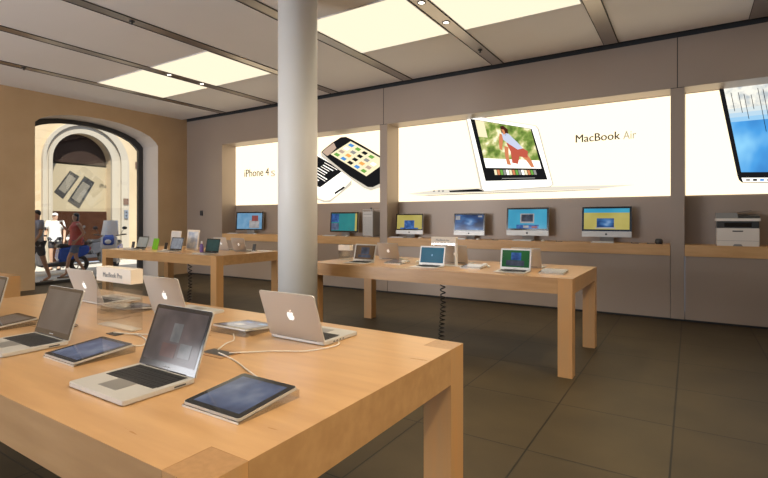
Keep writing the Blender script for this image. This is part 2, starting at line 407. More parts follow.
def ptext(tt, body, px0, px1, py, size, m, name, bold=.0025):
    p0 = at(px0, py, YP); p1 = at(px1, py, YP); o = tt.matrix_basis.translation
    t_ = text(body, size, p0[0]-o.x, p0[2]-o.z, -.004, m, tt, name, fit=p1[0]-p0[0])
    bm = bmesh.new(); bm.from_mesh(t_.data)
    for dx in (-.0035, .0035):                                # heavier strokes
        g = bmesh.ops.duplicate(bm, geom=bm.verts[:]+bm.edges[:]+bm.faces[:]) if dx > 0 else dict(geom=bm.verts[:])
        bmesh.ops.translate(bm, verts=[v for v in g['geom'] if isinstance(v, bmesh.types.BMVert)], vec=(dx*(2 if dx > 0 else 1)*bold/.0025, dx*.3, dx*.05))
    bm.to_mesh(t_.data); bm.free()
ptext(t1, 'iPhone 4', 244.6, 269, 177.0, .27, e_txt, 'printed_words')
ptext(t1, 'S', 271.3, 275.0, 176.3, .20, e_txt2, 'printed_letter')
# poster 2 : thin laptop
t2 = lightbox(*NX[1], 'wide glowing poster of a thin open laptop with a photo on its screen')
tl = t2.matrix_basis.translation
lay(t2, 'printed_laptop_base', [(408,193.8),(440,189.6),(482,188),(552,186.5),(635,184.8),(600,188.6),(552,190.6),(482,192.4),(430,194.6)], e_pale, 1)
lay(t2, 'printed_laptop_edge', [(449,190.6),(478,188.9),(484,190.6),(484,191.6),(450,192.2)], e_black, 2)
lay(t2, 'printed_laptop_shadow', [(410,194.6),(430,195),(482,192.8),(552,191),(600,188.9),(600,189.6),(552,191.8),(482,193.8),(430,195.8)], e_grey, 2)
for x in (433, 438, 442): lay(t2, 'printed_port', [(x,190.4),(x+2,190.2),(x+2,191.8),(x,192)], e_grey, 2)
lay(t2, 'printed_laptop_rim', [(465.2,116.4),(467.5,114.8),(536,125.6),(539,129),(553.5,184.5),(550,187.2),(484,192),(480.5,188.5)], e_steel, 2)
lay(t2, 'printed_laptop_lid', [(466.8,116.9),(468.5,115.6),(535.2,126.2),(537.5,129),(552.3,184.3),(549.8,186.2),(485,190.9),(482.5,188.5)], e_white, 3)
lay(t2, 'printed_laptop_bezel', [(470.4,118.8),(531.8,128.8),(547.6,179.6),(485.6,181)], e_black, 4)
PQ = [(475,119.9),(530.6,129),(541.6,168.6),(486,167.8)]
m_foto = proc_emis('printed foliage', [(.30,(.05,.09,.02)),(.45,(.20,.30,.06)),(.55,(.55,.55,.22)),(.68,(1.2,1.1,.8))], 5, 2)
lay(t2, 'printed_photo', PQ, m_foto, 5)
lay(t2, 'printed_sunny_wall', quad(PQ, 0,.80,1,1), e_white, 6)
lay(t2, 'printed_sunny_patch', quad(PQ, .0,.0,.16,.35), e_cream, 6)
def pl(pts): return [lerp(lerp(PQ[0],PQ[1],u), lerp(PQ[3],PQ[2],u), v) for u, v in pts]
e_skin = pm('print skin', (.62,.22,.10)); e_shirt = pm('print shirt', (.55,.60,.75)); e_red = pm('print red', (.50,.10,.06)); e_hair = pm('print hair', (.06,.02,.012))
lay(t2, 'printed_leg', pl([(.43,.50),(.50,.52),(.46,.75),(.47,.93),(.40,.92),(.40,.72)]), e_skin, 7)
lay(t2, 'printed_leg', pl([(.62,.62),(.78,.60),(.86,.80),(.88,.97),(.82,.97),(.76,.80)]), e_skin, 7)
lay(t2, 'printed_arm', pl([(.40,.22),(.46,.26),(.42,.42),(.37,.60),(.33,.58),(.35,.40)]), e_skin, 7)
lay(t2, 'printed_shorts', pl([(.48,.42),(.66,.44),(.84,.58),(.80,.74),(.66,.72),(.60,.90),(.50,.88),(.52,.62)]), e_red, 8)
lay(t2, 'printed_shirt', pl([(.44,.20),(.56,.20),(.70,.40),(.76,.52),(.66,.56),(.52,.44),(.44,.36)]), e_shirt, 9)
lay(t2, 'printed_head', pl([(.44,.06),(.50,.03),(.57,.10),(.56,.20),(.50,.26),(.44,.20)]), e_hair, 9)
lay(t2, 'printed_face', pl([(.45,.12),(.50,.12),(.51,.21),(.47,.24)]), e_skin, 10)
TH = [(487.4,169),(542,169.6),(544,175.6),(488.6,176)]
random.seed(3)
for i in range(14):
    u = .12+.055*i
    lay(t2, 'printed_thumbnail', quad(TH, u, .1, u+.045, .85), [e_cream, e_green, e_white, e_skin, e_grey][(i*3) % 5], 6)
lay(t2, 'printed_scrollbar', [(502,178.2),(535,177.6),(535,178.3),(502,178.9)], e_grey, 6)
ptext(t2, 'MacBook', 575.8, 620.2, 142.6, .185, e_txt, 'printed_words')
ptext(t2, 'Air', 623.2, 636.2, 139.3, .185, e_txt2, 'printed_word', .001)
# poster 3 : display showing water
t3 = lightbox(*NX[2], 'glowing poster at the right edge showing a dark framed blue screen')
e_water = proc_emis('printed water', [(.30,(.02,.12,.40)),(.48,(.07,.32,.70)),(.62,(.25,.58,.85)),(.75,(.6,.8,.95))], 1.6, 5, stretch=(1,1,.6))
e_mist = proc_emis('printed mist', [(.35,(.45,.50,.52)),(.55,(.85,.83,.74)),(.7,(1.1,1,.85))], 7, 1)
lay(t3, 'printed_display_frame', [(718.4,86.4),(723,84.9),(830,68),(850,176),(846,183.5),(742,182.6),(739,180),(737.5,176)], e_black, 1)
lay(t3, 'printed_dock', [(741.5,177.8),(846,177.5),(845,182.4),(743,182)], e_white, 2)
for i in range(8): lay(t3, 'printed_icon', [(746+7*i,178.8),(750+7*i,178.8),(750+7*i,181),(746+7*i,181)], [e_grey,e_black,e_blue][i % 3], 3)
WQ = [(723.2,86.2),(830,69.5),(848,171.5),(741.2,172.2)]
lay(t3, 'printed_water', WQ, e_water, 2)
lay(t3, 'printed_mist', quad(WQ, 0,0,1,.27), e_mist, 3)
for i_, cc in enumerate([(.62,.70,.72),(.45,.62,.75),(.30,.55,.78)]): lay(t3, 'printed_drift', quad(WQ, 0,.27+.05*i_,1,.32+.05*i_), pm('print drift', cc), 3)
for i in range(16):
    u = .05+.06*i+.02*random.random(); v0 = .02+.12*random.random(); v1 = .3+.4*random.random()*(i % 3 > 0)
    lay(t3, 'printed_reed', quad(WQ, u, v0, u+.006, v1), e_black, 5)

# ------------------------------------------------------------------ tables
TL, TW, TH_ = 3.17, 1.36, .914
def table(x0, y0, label):
    t = thing('display_table', label, 'table', (x0, y0, 0), 0, 'maple display tables')
    g = .13; e = .0006
    pts = [(g,0),(TL-g,0),(TL-g,g),(TL,g),(TL,TW-g),(TL-g,TW-g),(TL-g,TW),(g,TW),(g,TW-g),(0,TW-g),(0,g),(g,g)]
    MB().prism([(x,y,TH_-.147) for x,y in pts], (0,0,.147)).build('tabletop', m_wood, t)
    for (x, y) in ((0,0),(TL-g,0),(0,TW-g),(TL-g,TW-g)):
        b = MB(); b.box(x+e, x+g-e, y+e, y+g-e, 0, TH_-.0004)
        o = b.build('leg', [m_woodv, m_endgrain], t)
        for f in o.data.polygons:
            if f.normal.z > .9: f.material_index = 1
    return t
table(7.40, -7.462, 'large maple display table in the foreground with laptops and tablets')
table(7.34, -3.455, 'maple display table behind the near one, right of the white column')
table(2.36, -3.43, 'maple display table left of the white column before the arched window')
table(2.77, -7.40, 'maple table cut off by the left edge of the photo')

# ------------------------------------------------------------------ logo outline
def logo_pts(s):
    pts = []
    base = [(0,-.46),(.14,-.52),(.27,-.48),(.40,-.30),(.47,-.10),(.36,-.02),(.31,.10),(.33,.20),(.42,.30),(.33,.39),(.20,.42),(.08,.38),(0,.34),(-.10,.38),(-.24,.42),(-.38,.36),(-.47,.20),(-.48,0),(-.42,-.24),(-.28,-.46),(-.14,-.52)]
    return [(x*s, z*s) for x, z in base]
def logo_mesh(mb, cx, y, cz, s, th, flip=1):
    mb.prism([(cx+flip*x, y, cz+z) for x, z in logo_pts(s)], (0, th, 0))
    leaf = [(0,.46),(.02,.60),(.16,.74),(.17,.62),(.09,.50)]
    mb.prism([(cx+flip*x*s, y, cz+z*s) for x, z in leaf], (0, th, 0))

# ------------------------------------------------------------------ laptops
def gloss_screen(name, stops, scale, es, stretch=(1,1,1), seed=0):
    m = mat(name, (.01,.01,.012), .1, spec=.22); t = m.node_tree; b = t.nodes['Principled BSDF']; L = t.links.new
    tc = nd(m,'ShaderNodeTexCoord'); mp = nd(m,'ShaderNodeMapping'); mp.inputs['Scale'].default_value = stretch; mp.inputs['Location'].default_value=(seed,seed,seed)
    no = nd(m,'ShaderNodeTexNoise'); no.inputs['Scale'].default_value = scale; no.inputs['Detail'].default_value = 2
    cr = nd(m,'ShaderNodeValToRGB'); e0 = cr.color_ramp.elements
    e0[0].position, e0[0].color = stops[0][0], (*stops[0][1],1); e0[1].position, e0[1].color = stops[-1][0], (*stops[-1][1],1)
    for p, c in stops[1:-1]: x = e0.new(p); x.color = (*c,1)
    L(tc.outputs['Object'], mp.inputs[0]); L(mp.outputs[0], no.inputs[0]); L(no.outputs[0], cr.inputs[0]); L(cr.outputs[0], b.inputs['Emission Color']); b.inputs['Emission Strength'].default_value = es
    return m
s_dim = gloss_screen('dim brown screen', [(.35,(.055,.042,.035)),(.65,(.10,.085,.07))], 3, 1)
s_dimp = gloss_screen('hazy pale picture', [(.35,(.09,.09,.09)),(.7,(.16,.15,.145))], 16, 1)
s_dimr = gloss_screen('hazy red picture', [(.35,(.085,.05,.045)),(.7,(.12,.07,.06))], 16, 1)
s_dim2 = gloss_screen('hazy desktop screen', [(.35,(.055,.045,.042)),(.55,(.09,.07,.068)),(.7,(.14,.11,.10))], 7, 1)
s_teal = gloss_screen('teal screen', [(.3,(.002,.06,.105)),(.7,(.006,.09,.14))], 3, 1)
s_green = gloss_screen('green screen', [(.3,(.006,.05,.014)),(.7,(.01,.09,.02))], 3, 1)
s_brown = gloss_screen('amber brown screen', [(.3,(.055,.028,.01)),(.7,(.10,.055,.022))], 3, 1)
s_dteal = gloss_screen('dark teal screen', [(.3,(.010,.028,.028)),(.7,(.02,.055,.05))], 5, 1)
s_hazy = gloss_screen('pale hazy screen', [(.3,(.16,.16,.14)),(.7,(.26,.25,.22))], 4, 1)
s_hazy2 = gloss_screen('grey hazy screen', [(.3,(.13,.14,.16)),(.7,(.24,.25,.27))], 14, 1)
s_slate = gloss_screen('slate blue tablet screen', [(.35,(.035,.045,.08)),(.55,(.07,.09,.15)),(.7,(.13,.15,.2))], 9, 1)
s_galaxy = gloss_screen('galaxy screen', [(.35,(.004,.012,.045)),(.5,(.010,.04,.13)),(.64,(.04,.12,.28)),(.8,(.3,.42,.6))], 3.4, 1, (1,1,2.4), 3)
s_yellow = gloss_screen('yellow screen', [(.3,(.30,.25,.05)),(.7,(.40,.34,.10))], 3, 1)
s_aqua = gloss_screen('aqua screen', [(.3,(.02,.20,.34)),(.7,(.05,.30,.43))], 2.5, 1)
s_teal2 = gloss_screen('sea green screen', [(.3,(.008,.13,.15)),(.7,(.02,.19,.18))], 2.5, 1)
s_blue = gloss_screen('blue patch', [(.35,(.008,.03,.12)),(.6,(.03,.10,.28)),(.8,(.2,.3,.5))], 12, 1)
s_lblue = gloss_screen('light blue patch', [(.3,(.07,.20,.34)),(.7,(.16,.29,.42))], 6, 1)
s_slab = gloss_screen('dark picture patch', [(.3,(.01,.012,.02)),(.7,(.05,.06,.09))], 10, 1)
s_pale = gloss_screen('pale picture patch', [(.3,(.18,.18,.19)),(.7,(.33,.31,.30))], 10, 1)
s_redp = gloss_screen('red picture patch', [(.3,(.14,.03,.03)),(.7,(.25,.06,.05))], 10, 1)

def laptop(name, label, loc, rz, tilt=20, air=False, screen=None, patches=(), group='laptops', w=.325, d=.227):
    lh = .222
    if not air: d = .246
    """origin on the table at hinge centre; screen faces -y"""
    t = thing(name, label, 'laptop', loc, rz, group)
    hb = .017 if not air else .013
    b = MB()
    if air:
        pts = [(0,.003),(0,hb),(-d,.007),(-d,.003)]
        b.prism([(-w/2, y, z) for y, z in pts], (w,0,0))
    else: b.rbox(-w/2, w/2, -d, 0, .002, hb, .012)
    base = b.build('base', m_alu, t, bevel=.0012)
    sl = math.atan2(hb-.007, d) if air else 0
    b = MB(); kz = hb-(.0015 if air else 0)
    def zz(y): return (hb+y*math.tan(sl)) if air else hb
    if not air: b.box(-w/2+.022, w/2-.022, -.124, -.014, hb-.001, hb+.0006)
    for r in range(6):
        y0 = -.030-.0182*r if r else -.026
        nk = 14 if r < 5 else 0
        kw = (w-.05)/14
        for k in range(nk): b.box(-w/2+.025+kw*k+.001, -w/2+.025+kw*(k+1)-.001, y0-(.016 if r else .009), y0, zz(y0)-.002, zz(y0)+.0016)
        if r == 5:
            xs = [0,1,2,3.3,9,10.3,11.2,12.1,13,14]
            for q0, q1 in zip(xs, xs[1:]): b.box(-w/2+.025+kw*q0+.001, -w/2+.025+kw*q1-.001, y0-.016, y0, zz(y0)-.002, zz(y0)+.0016)
    b.build('keyboard', m_key, t)
    b = MB(); tw, ty0, ty1 = .052, -.208, -.136
    b.prism([(-tw,ty0,zz(ty0)+.0001),(tw,ty0,zz(ty0)+.0001),(tw,ty1,zz(ty1)+.0001),(-tw,ty1,zz(ty1)+.0001)], (0,0,.0007))
    b.build('trackpad', m_alud, t)
    if not air:
        b = MB()
        for k in range(5): b.box(w/2-.0008 if k < 1 else -w/2-.0006, w/2+.0006 if k < 1 else -w/2+.0008, -.05-.022*k-(.0 if k else .03), -.05-.022*k+.012, .006, .011)
        b.build('ports', m_darkp, t)
    # lid : build upright then tilt back about the hinge
    h = lh; M = Matrix.Translation((0, -.004, hb+.001)) @ Matrix.Rotation(-R(tilt), 4, 'X')
    th = .006 if not air else .004
    def LB():
        q = MB(); q.M = M; return q
    b = LB(); r = .010; pts = []
    for cx, cz, a0 in [(w/2-r,h-r,0),(-w/2+r,h-r,90)]:
        for k in range(5):
            a = R(a0+22.5*k); pts.append((cx+r*math.cos(a), 0, cz+r*math.sin(a)))
    pts += [(-w/2,0,.0),(w/2,0,.0)]
    b.prism(pts, (0,th,0)); lid = b.build('lid', m_alu, t)
    if air:
        bw, bt, bb = .016, .016, .026
        b = LB(); b.box(-w/2+bw, w/2-bw, -.0008, 0, bb, h-bt); disp = b.build('display', screen, lid)
    else:
        b = LB(); b.prism([(x*(1-.006), -.001, z*.992+.0005) for x, _, z in pts], (0,.001,0)); b.build('bezel', m_black, lid)
        bw, bt, bb = .014, .016, .024
        b = LB(); b.box(-w/2+bw, w/2-bw, -.0018, -.001, bb, h-bt); disp = b.build('display', screen, lid)
    W = w-2*bw; Hh = h-bt-bb
    for (u0, v0, u1, v1, m, nm) in patches:
        b = LB(); b.box(-w/2+bw+u0*W, -w/2+bw+u1*W, -.0026, -.0019 if not air else -.0009, bb+v0*Hh, bb+v1*Hh); b.build(nm, m, lid)
    b = LB(); b.prism([(-.018,-.0016,.009),(.018,-.0016,.009),(.018,-.0016,.0125),(-.018,-.0016,.0125)], (0,.0005,0)); b.build('wordmark', m_grey, lid)
    b = LB(); logo_mesh(b, 0, th, h*.50, .042, .0008, -1); b.build('logo', m_logo, lid)
    b = MB(); b.cyl((-w*.36, -.002, hb+.0005), .004, w*.72, 'x', 12); b.build('hinge', m_darkp, t)
    return t
ZT = TH_+.0005
devp = [(.40,.35,.62,.75,s_pale,'on_screen_picture'),(.30,.10,.75,.33,s_slab,'on_screen_picture')]
G1 = 'laptops on the near table'
laptop('laptop', 'open silver laptop with glossy black bezel nearest the camera, between the two front tablets', (9.858,-7.068,ZT), 0, 20, screen=s_dim2, group=G1,
       patches=[(.42,.40,.60,.76,s_dimp,'on_screen_picture'),(.30,.10,.58,.36,s_dimr,'on_screen_picture'),(.64,.14,.86,.40,s_dimp,'on_screen_picture')])
laptop('laptop', 'open silver laptop with brown blank screen left of the front-left tablet', (8.965,-7.052,ZT), 0, 17, screen=s_dim, group=G1)
laptop('laptop', 'open laptop cut by the left edge of the photo on the near table', (8.13,-7.03,ZT), 0, 14, screen=s_dim, group=G1)
laptop('laptop', 'silver laptop seen from behind on the right of the near table, lid logo glowing', (9.925,-6.475,ZT), PI, 19, screen=s_dim, group=G1)
laptop('laptop', 'silver laptop seen from behind between the sign block and the rear tablet', (8.95,-6.45,ZT), PI, 17, screen=s_dim, group=G1)
laptop('laptop', 'silver laptop seen from behind left of the clear sign block', (8.125,-6.47,ZT), PI, 19, screen=s_dim, group=G1)
G2 = 'laptops on the right table'
mini = lambda m: [(.30,.35,.72,.85,m,'on_screen_picture'),(.18,.12,.82,.32,s_slab,'on_screen_picture')]
laptop('laptop', 'slim laptop with amber brown screen just right of the column', (7.93,-3.08,ZT), 0, 15, True, s_brown, mini(s_slab), G2)
laptop('laptop', 'slim laptop with plain teal blue screen on the right table', (8.885,-3.08,ZT), 0, 12, True, s_teal, [(.47,.44,.53,.56,s_lblue,'on_screen_picture')], G2)
laptop('laptop', 'slim laptop with green screen nearest the right end of its table', (9.86,-3.06,ZT), 0, 10, True, s_green, [(.34,.42,.70,.86,s_blue,'on_screen_picture'),(.16,.08,.82,.40,s_slab,'on_screen_picture')], G2)
laptop('laptop', 'laptop back with glowing logo behind the amber screen laptop', (8.00,-2.58,ZT), PI, 15, True, s_dim, (), G2)
laptop('laptop', 'laptop back half hidden behind the teal screen laptop and its sign', (8.99,-2.62,ZT), PI, 15, True, s_dim, (), G2)
laptop('laptop', 'laptop back showing beside the green screen laptop', (9.87,-2.66,ZT), PI, 15, True, s_dim, (), G2)
G3 = 'laptops on the left table'
laptop('laptop', 'laptop with pale screen beside the green card on the left table', (3.03,-3.09,ZT), 0, 17, screen=s_hazy, group=G3)
laptop('laptop', 'laptop with grey mottled screen in the middle of the left table', (4.02,-3.07,ZT), 0, 15, screen=s_hazy2, group=G3)
laptop('laptop', 'laptop with dark teal screen at the right end of the left table', (5.03,-3.12,ZT), 0, 12, screen=s_dteal, group=G3)
laptop('laptop', 'laptop back with glowing logo at the right end of the left table', (5.03,-2.55,ZT), PI, 17, screen=s_dim, group=G3)
laptop('laptop', 'pale laptop back left of the dark teal screen on the left table', (4.52,-2.50,ZT), PI, 17, screen=s_dim, group=G3)

# ------------------------------------------------------------------ tablets on acrylic wedges
def wedge(loc, rz, label, group):
    b = MB(); w, d = .245, .235
    b.prism([(-w/2,0,.0),(-w/2,d,.0),(-w/2,d,.027),(-w/2,0,.006)], (w,0,0))
    o = b.build('acrylic_wedge', m_acr, bevel=.0015); 
    t = thing('tablet_stand', label, 'tablet stand', loc, rz, group); o.parent = t
    for sx in (-1, 1): MB().prism([(sx*w/2,.0,.0005),(sx*w/2,d,.0005),(sx*w/2,d,.027),(sx*w/2,0,.006)], (sx*.001,0,0)).build('polished_side', m_side, t)
    b = MB(); b.box(-w/2+.002, w/2-.002, -.0012, 0, .0, .0055); b.build('edge_gleam', m_gleam, t)
    return t
def tablet(loc, rz, label, group, scr=None, stand_lab=None, patches=True):
    s = wedge(loc, rz, stand_lab, 'clear wedges under the tablets')
    t = thing('tablet', label, 'tablet', loc, rz, group)
    M = Matrix.Translation((0, 0, .0072)) @ Matrix.Rotation(math.atan2(.021,.235), 4, 'X'); w, d = .241, .186+.045
    def LB():
        q = MB(); q.M = M; return q
    b = LB(); b.rbox(-w/2, w/2, .001, d, 0, .0075, .011); b.build('case', m_alu, t)
    b = LB(); b.rbox(-w/2+.0015, w/2-.0015, .0025, d-.0015, .0075, .0085, .010); b.build('bezel', m_black, t)
    b = LB(); b.box(-w/2+.022, w/2-.022, .022, d-.022, .0085, .0090); sn = b.build('display', scr or s_slate, t)
    if patches:
        for (x0,x1,y0,y1,m) in [(-.07,-.03,.05,.08,s_lblue),(0,.05,.12,.16,s_pale),(.03,.07,.05,.07,s_blue)]:
            b = LB(); b.box(x0, x1, y0, y1, .0090, .0092); b.build('on_screen_picture', m, t)
    return t
GT = 'tablets on clear wedges on the near table'
tablet((10.28,-7.215,ZT), 0, 'black framed tablet nearest the camera, right of the front laptop', GT, stand_lab='clear acrylic wedge under the tablet nearest the camera', patches=False)
tablet((9.365,-7.20,ZT), 0, 'black framed tablet between the two front laptops', GT, stand_lab='clear acrylic wedge between the two front laptops', patches=False)
tablet((8.43,-7.17,ZT), 0, 'tablet cut by the left edge behind the brown screen laptop', GT, s_dim, 'clear acrylic wedge at the left edge of the photo', False)
tablet((9.56,-6.32,ZT), PI, 'tablet seen from its far side left of the big laptop back', GT, stand_lab='clear acrylic wedge left of the big laptop back')
tablet((8.56,-6.33,ZT), PI, 'tablet seen through the clear sign block', GT, s_dim, 'clear acrylic wedge seen through the sign block', False)
GT2 = 'tablets on the right table'
tablet((10.25,-3.17,ZT), 0, 'dark tablet at the right end of the right table beside the green screen laptop', GT2, s_dim, 'clear wedge at the right end of the right table', False)
tablet((8.36,-3.10,ZT), 0, 'tablet lying between the amber and the teal screen laptops', GT2, s_dim2, 'clear wedge between the amber and the teal screen laptops', False)
tablet((9.37,-3.10,ZT), 0, 'tablet lying between the teal and the green screen laptops', GT2, s_pale, 'clear wedge between the teal and green screen laptops', False)
# ------------------------------------------------------------------ clear sign blocks with cream band
def sign(loc, rz, label, words, h=.302, w=.315, d=.06, ts=.045, edge=False):
    t = thing('sign_block', label, 'sign', loc, rz, 'clear sign blocks with cream band')
    b = MB(); b.box(-w/2, w/2, 0, d, 0, h-.072); b.build('acrylic_block', m_acr, t, bevel=.0015)
    b = MB(); b.box(-w/2-.001, w/2+.001, -.001, d+.001, h-.0715, h); b.build('band', m_cream, t)
    b = MB(); b.box(-w/2+.004, w/2-.004, .003, d-.003, .0005, .006); b.build('foot_gleam', m_gleam, t)
    if edge: MB().box(w/2-.010, w/2+.0015, -.002, d+.002, .0, h-.072).build('edge_gleam', m_white, t); MB().box(-.02, w/2+.14, -.03, d+.02, .0, .008).build('base_plate', m_white, t)  # white side strip painted in for the gleam of the block edge
    if words: text(words, ts, -w*.30, h-.048, -.0022, m_grey, t, 'words', .9, ext=.0006)
    return t
sign((8.965,-6.775,ZT), 0, 'clear acrylic block with cream band reading a product name on the near table', 'MacBook Pro', ts=.036)
sign((8.96,-2.92,ZT), 0, 'clear block with cream band standing behind the teal screen laptop', 'MacBook Air', h=.335, ts=.036, edge=True)
sign((7.52,-2.95,ZT), 0, 'clear acrylic block just right of the column on the right table', None, h=.20, w=.19, d=.07)
def notice(loc, label, w, h, border, pic):
    t = thing('framed_notice', label, 'sign', loc, 0, 'small standing notices on the left table')
    M = Matrix.Rotation(-R(8),4,'X')
    b = MB(); b.M = M; b.box(-w/2, w/2, 0, .012, .002, h); b.build('frame', m_cream, t, bevel=.002)
    b = MB(); b.M = M; b.box(-w/2+border, w/2-border, -.001, 0, border, h-border); b.build('picture', pic, t)
    b = MB(); b.prism([(-.04,.01,0),(.04,.01,0),(.04,.09,0),(-.04,.09,0)], (0,0,.006)); b.build('foot', m_white, t)
m_pic1 = noisy(mat('notice picture', (.5,.55,.62), .4), (.35,.42,.55), (.75,.74,.72), (1,1,1), 9, 3)
m_pic2 = noisy(mat('plain notice picture', (.6,.58,.56), .4), (.52,.51,.50), (.64,.62,.60), (1,1,1), 4, 3)
notice((4.07,-2.80,ZT), 'cream framed notice with a bluish picture behind the grey screen laptop', .33, .36, .035, m_pic1)
notice((3.38,-2.66,ZT), 'plain pale grey notice behind the left end of the grey screen laptop', .30, .33, .012, m_pic2)
# small things on tables
def box_thing(name, mb, m, loc, label, cat, group=None, rz=0, bevel=0):
    o = mb.build(name, m, bevel=bevel); o.location = loc; o.rotation_euler = (0,0,rz); return tag(o, label, cat, group)
m_gcard = mat('lime green card', (.16,.42,.01), .5)
b = MB(); b.M = Matrix.Rotation(R(-12),4,'X'); b.box(-.085,.085,0,.005,0,.20); b.box(-.085,.085,.0,.05,0,.004)
box_thing('folded_card', b, m_gcard, (3.30,-3.0,ZT), 'small lime green card standing beside the pale screen laptop', 'card')
m_purple = mat('violet label', (.16,.09,.30), .4)
t = thing('spray_bottle', 'small violet bottle beside the dark teal laptop on the left table', 'bottle', (4.62,-3.0,ZT))
MB().lathe([(.03,0),(.033,.01),(.033,.10),(.02,.13),(.012,.14)], n=16).build('bottle_body', m_purple, t)
MB().lathe([(.014,.14),(.014,.175),(.008,.185)], n=12).build('cap', m_white, t)
def phone(loc, rz, label, m=None):
    t = thing('phone_on_dock', label, 'phone', loc, rz, 'phones standing on the left table')
    b = MB(); b.rbox(-.035,.035,-.03,.03,0,.02,.01); b.build('dock', m_white, t)
    b = MB(); b.M = Matrix.Translation((0,.0,.018)) @ Matrix.Rotation(R(-14),4,'X'); b.box(-.03,.03,-.004,.004,0,.118); b.build('handset', m_black, t, bevel=.002)
    return t
phone((2.78,-3.1,ZT), .4, 'black phone standing at the left end of the left table')
phone((5.30,-2.50,ZT), .2, 'black phone standing at the right end of the left table')
phone((3.70,-3.05,ZT), .2, 'black phone standing between the pale and the grey screen laptops')
b = MB(); b.rbox(-.13,.13,-.06,.06,0,.012,.02); box_thing('white_pad', b, m_white, (5.33,-2.28,ZT), 'flat white pad behind the phone at the right end of the left table', 'pad')
def mouse(loc, label, group='mice beside the computers'):
    b = MB(); b.ball((0,0,.004), 1, .030, .055, .022, 16)
    for v in b.b.verts:
        if v.co.z < 0: v.co.z = 0
    box_thing('mouse', b, m_white, loc, label, 'mouse', group)
mouse((9.36,-2.62,ZT), 'white mouse behind the sign on the right table, left of the green laptop')
mouse((8.50,-2.68,ZT), 'white mouse on the right table left of the teal screen laptop')
b = MB()
for i, (x, y) in enumerate([(0,0),(.07,.01),(.13,.0),(.19,.012)]): b.cyl((x,y,0), .018, .02, n=12)
box_thing('earbud_case', b, m_white, (9.30,-2.86,ZT), 'row of little white plugs between teal and green laptops', 'accessory')
# tray and cables on the near table
t = thing('cable_grommet', 'dark slotted cable outlet set in the near table top', 'cable outlet', (9.79,-6.79,ZT))
MB().box(-.075,.075,-.05,.05,0,.003).build('plate', m_endgrain, t); MB().box(-.068,.068,-.03,.03,.003,.004).build('slot', m_darkp, t)
t = thing('cable_grommet', 'dark cable outlet at the foot of the sign block', 'cable outlet', (9.10,-6.84,ZT))
MB().box(-.04,.04,-.02,.02,0,.003).build('plate', m_darkp, t); MB().box(-.03,.03,-.008,.008,.003,.004).build('slot', m_black, t)
def cable(pts, label, r=.0028, m=None, group='white cables on the near table'):
    z = TH_+.0045
    P = [(p[0],p[1],p[2] if len(p) > 2 else z) for p in pts]
    o = MB().tube(smooth(P, 7), r, 8).build('cable', m or m_cable); tag(o, label, 'cable', group)
cable([(9.80,-6.80,.921),(9.93,-6.83),(10.05,-6.88),(10.18,-6.94,.925),(10.24,-6.972,.932)], 'white cable from the outlet to the tablet nearest the camera')
cable([(9.84,-6.78,.921),(9.96,-6.66),(10.08,-6.58),(10.13,-6.45),(10.105,-6.40,.922)], 'white cable from the outlet to the laptop back on the right')
cable([(9.76,-6.77,.921),(9.70,-6.68),(9.68,-6.62),(9.62,-6.572,.928)], 'white cable running to the rear tablet')
cable([(9.09,-6.84,.921),(9.22,-6.80),(9.36,-6.84),(9.42,-6.90),(9.40,-6.958,.932)], 'white cable looping behind the tablet between the front laptops')
cable([(9.70,-6.82,.919),(9.50,-6.77),(9.30,-6.76),(9.15,-6.82,.92)], 'white cable crossing from the sign block to the outlet')
cable([(8.47,-6.93,.928),(8.56,-6.86),(8.66,-6.84),(8.78,-6.86),(8.80,-7.01,.925)], 'dark thin cable left of the brown screen laptop', .002, m_bcable)
# coiled black cables under tables
def coil(x, y, z0, z1, label, n=13):
    P = []
    P += [(x+.028,y,z0)]
    N = n*12
    for i in range(N+1):
        f = i/N; a = 2*PI*n*f; rr = .028+.005*f; z = z0-.04-(z0-.04-z1)*(f**.85)
        P.append((x+rr*math.cos(a)+.012*math.sin(5*f), y+rr*math.sin(a), z))
    o = MB().tube(P, .0075, 6).build('coiled_cable', m_bcable); tag(o, label, 'cable', 'coiled black cables under the tables')
coil(8.89, -2.8, TH_-.149, .006, 'coiled black cable hanging under the right table to the floor')
coil(4.03, -2.8, TH_-.149, .006, 'coiled black cable hanging under the left table to the floor', 12)

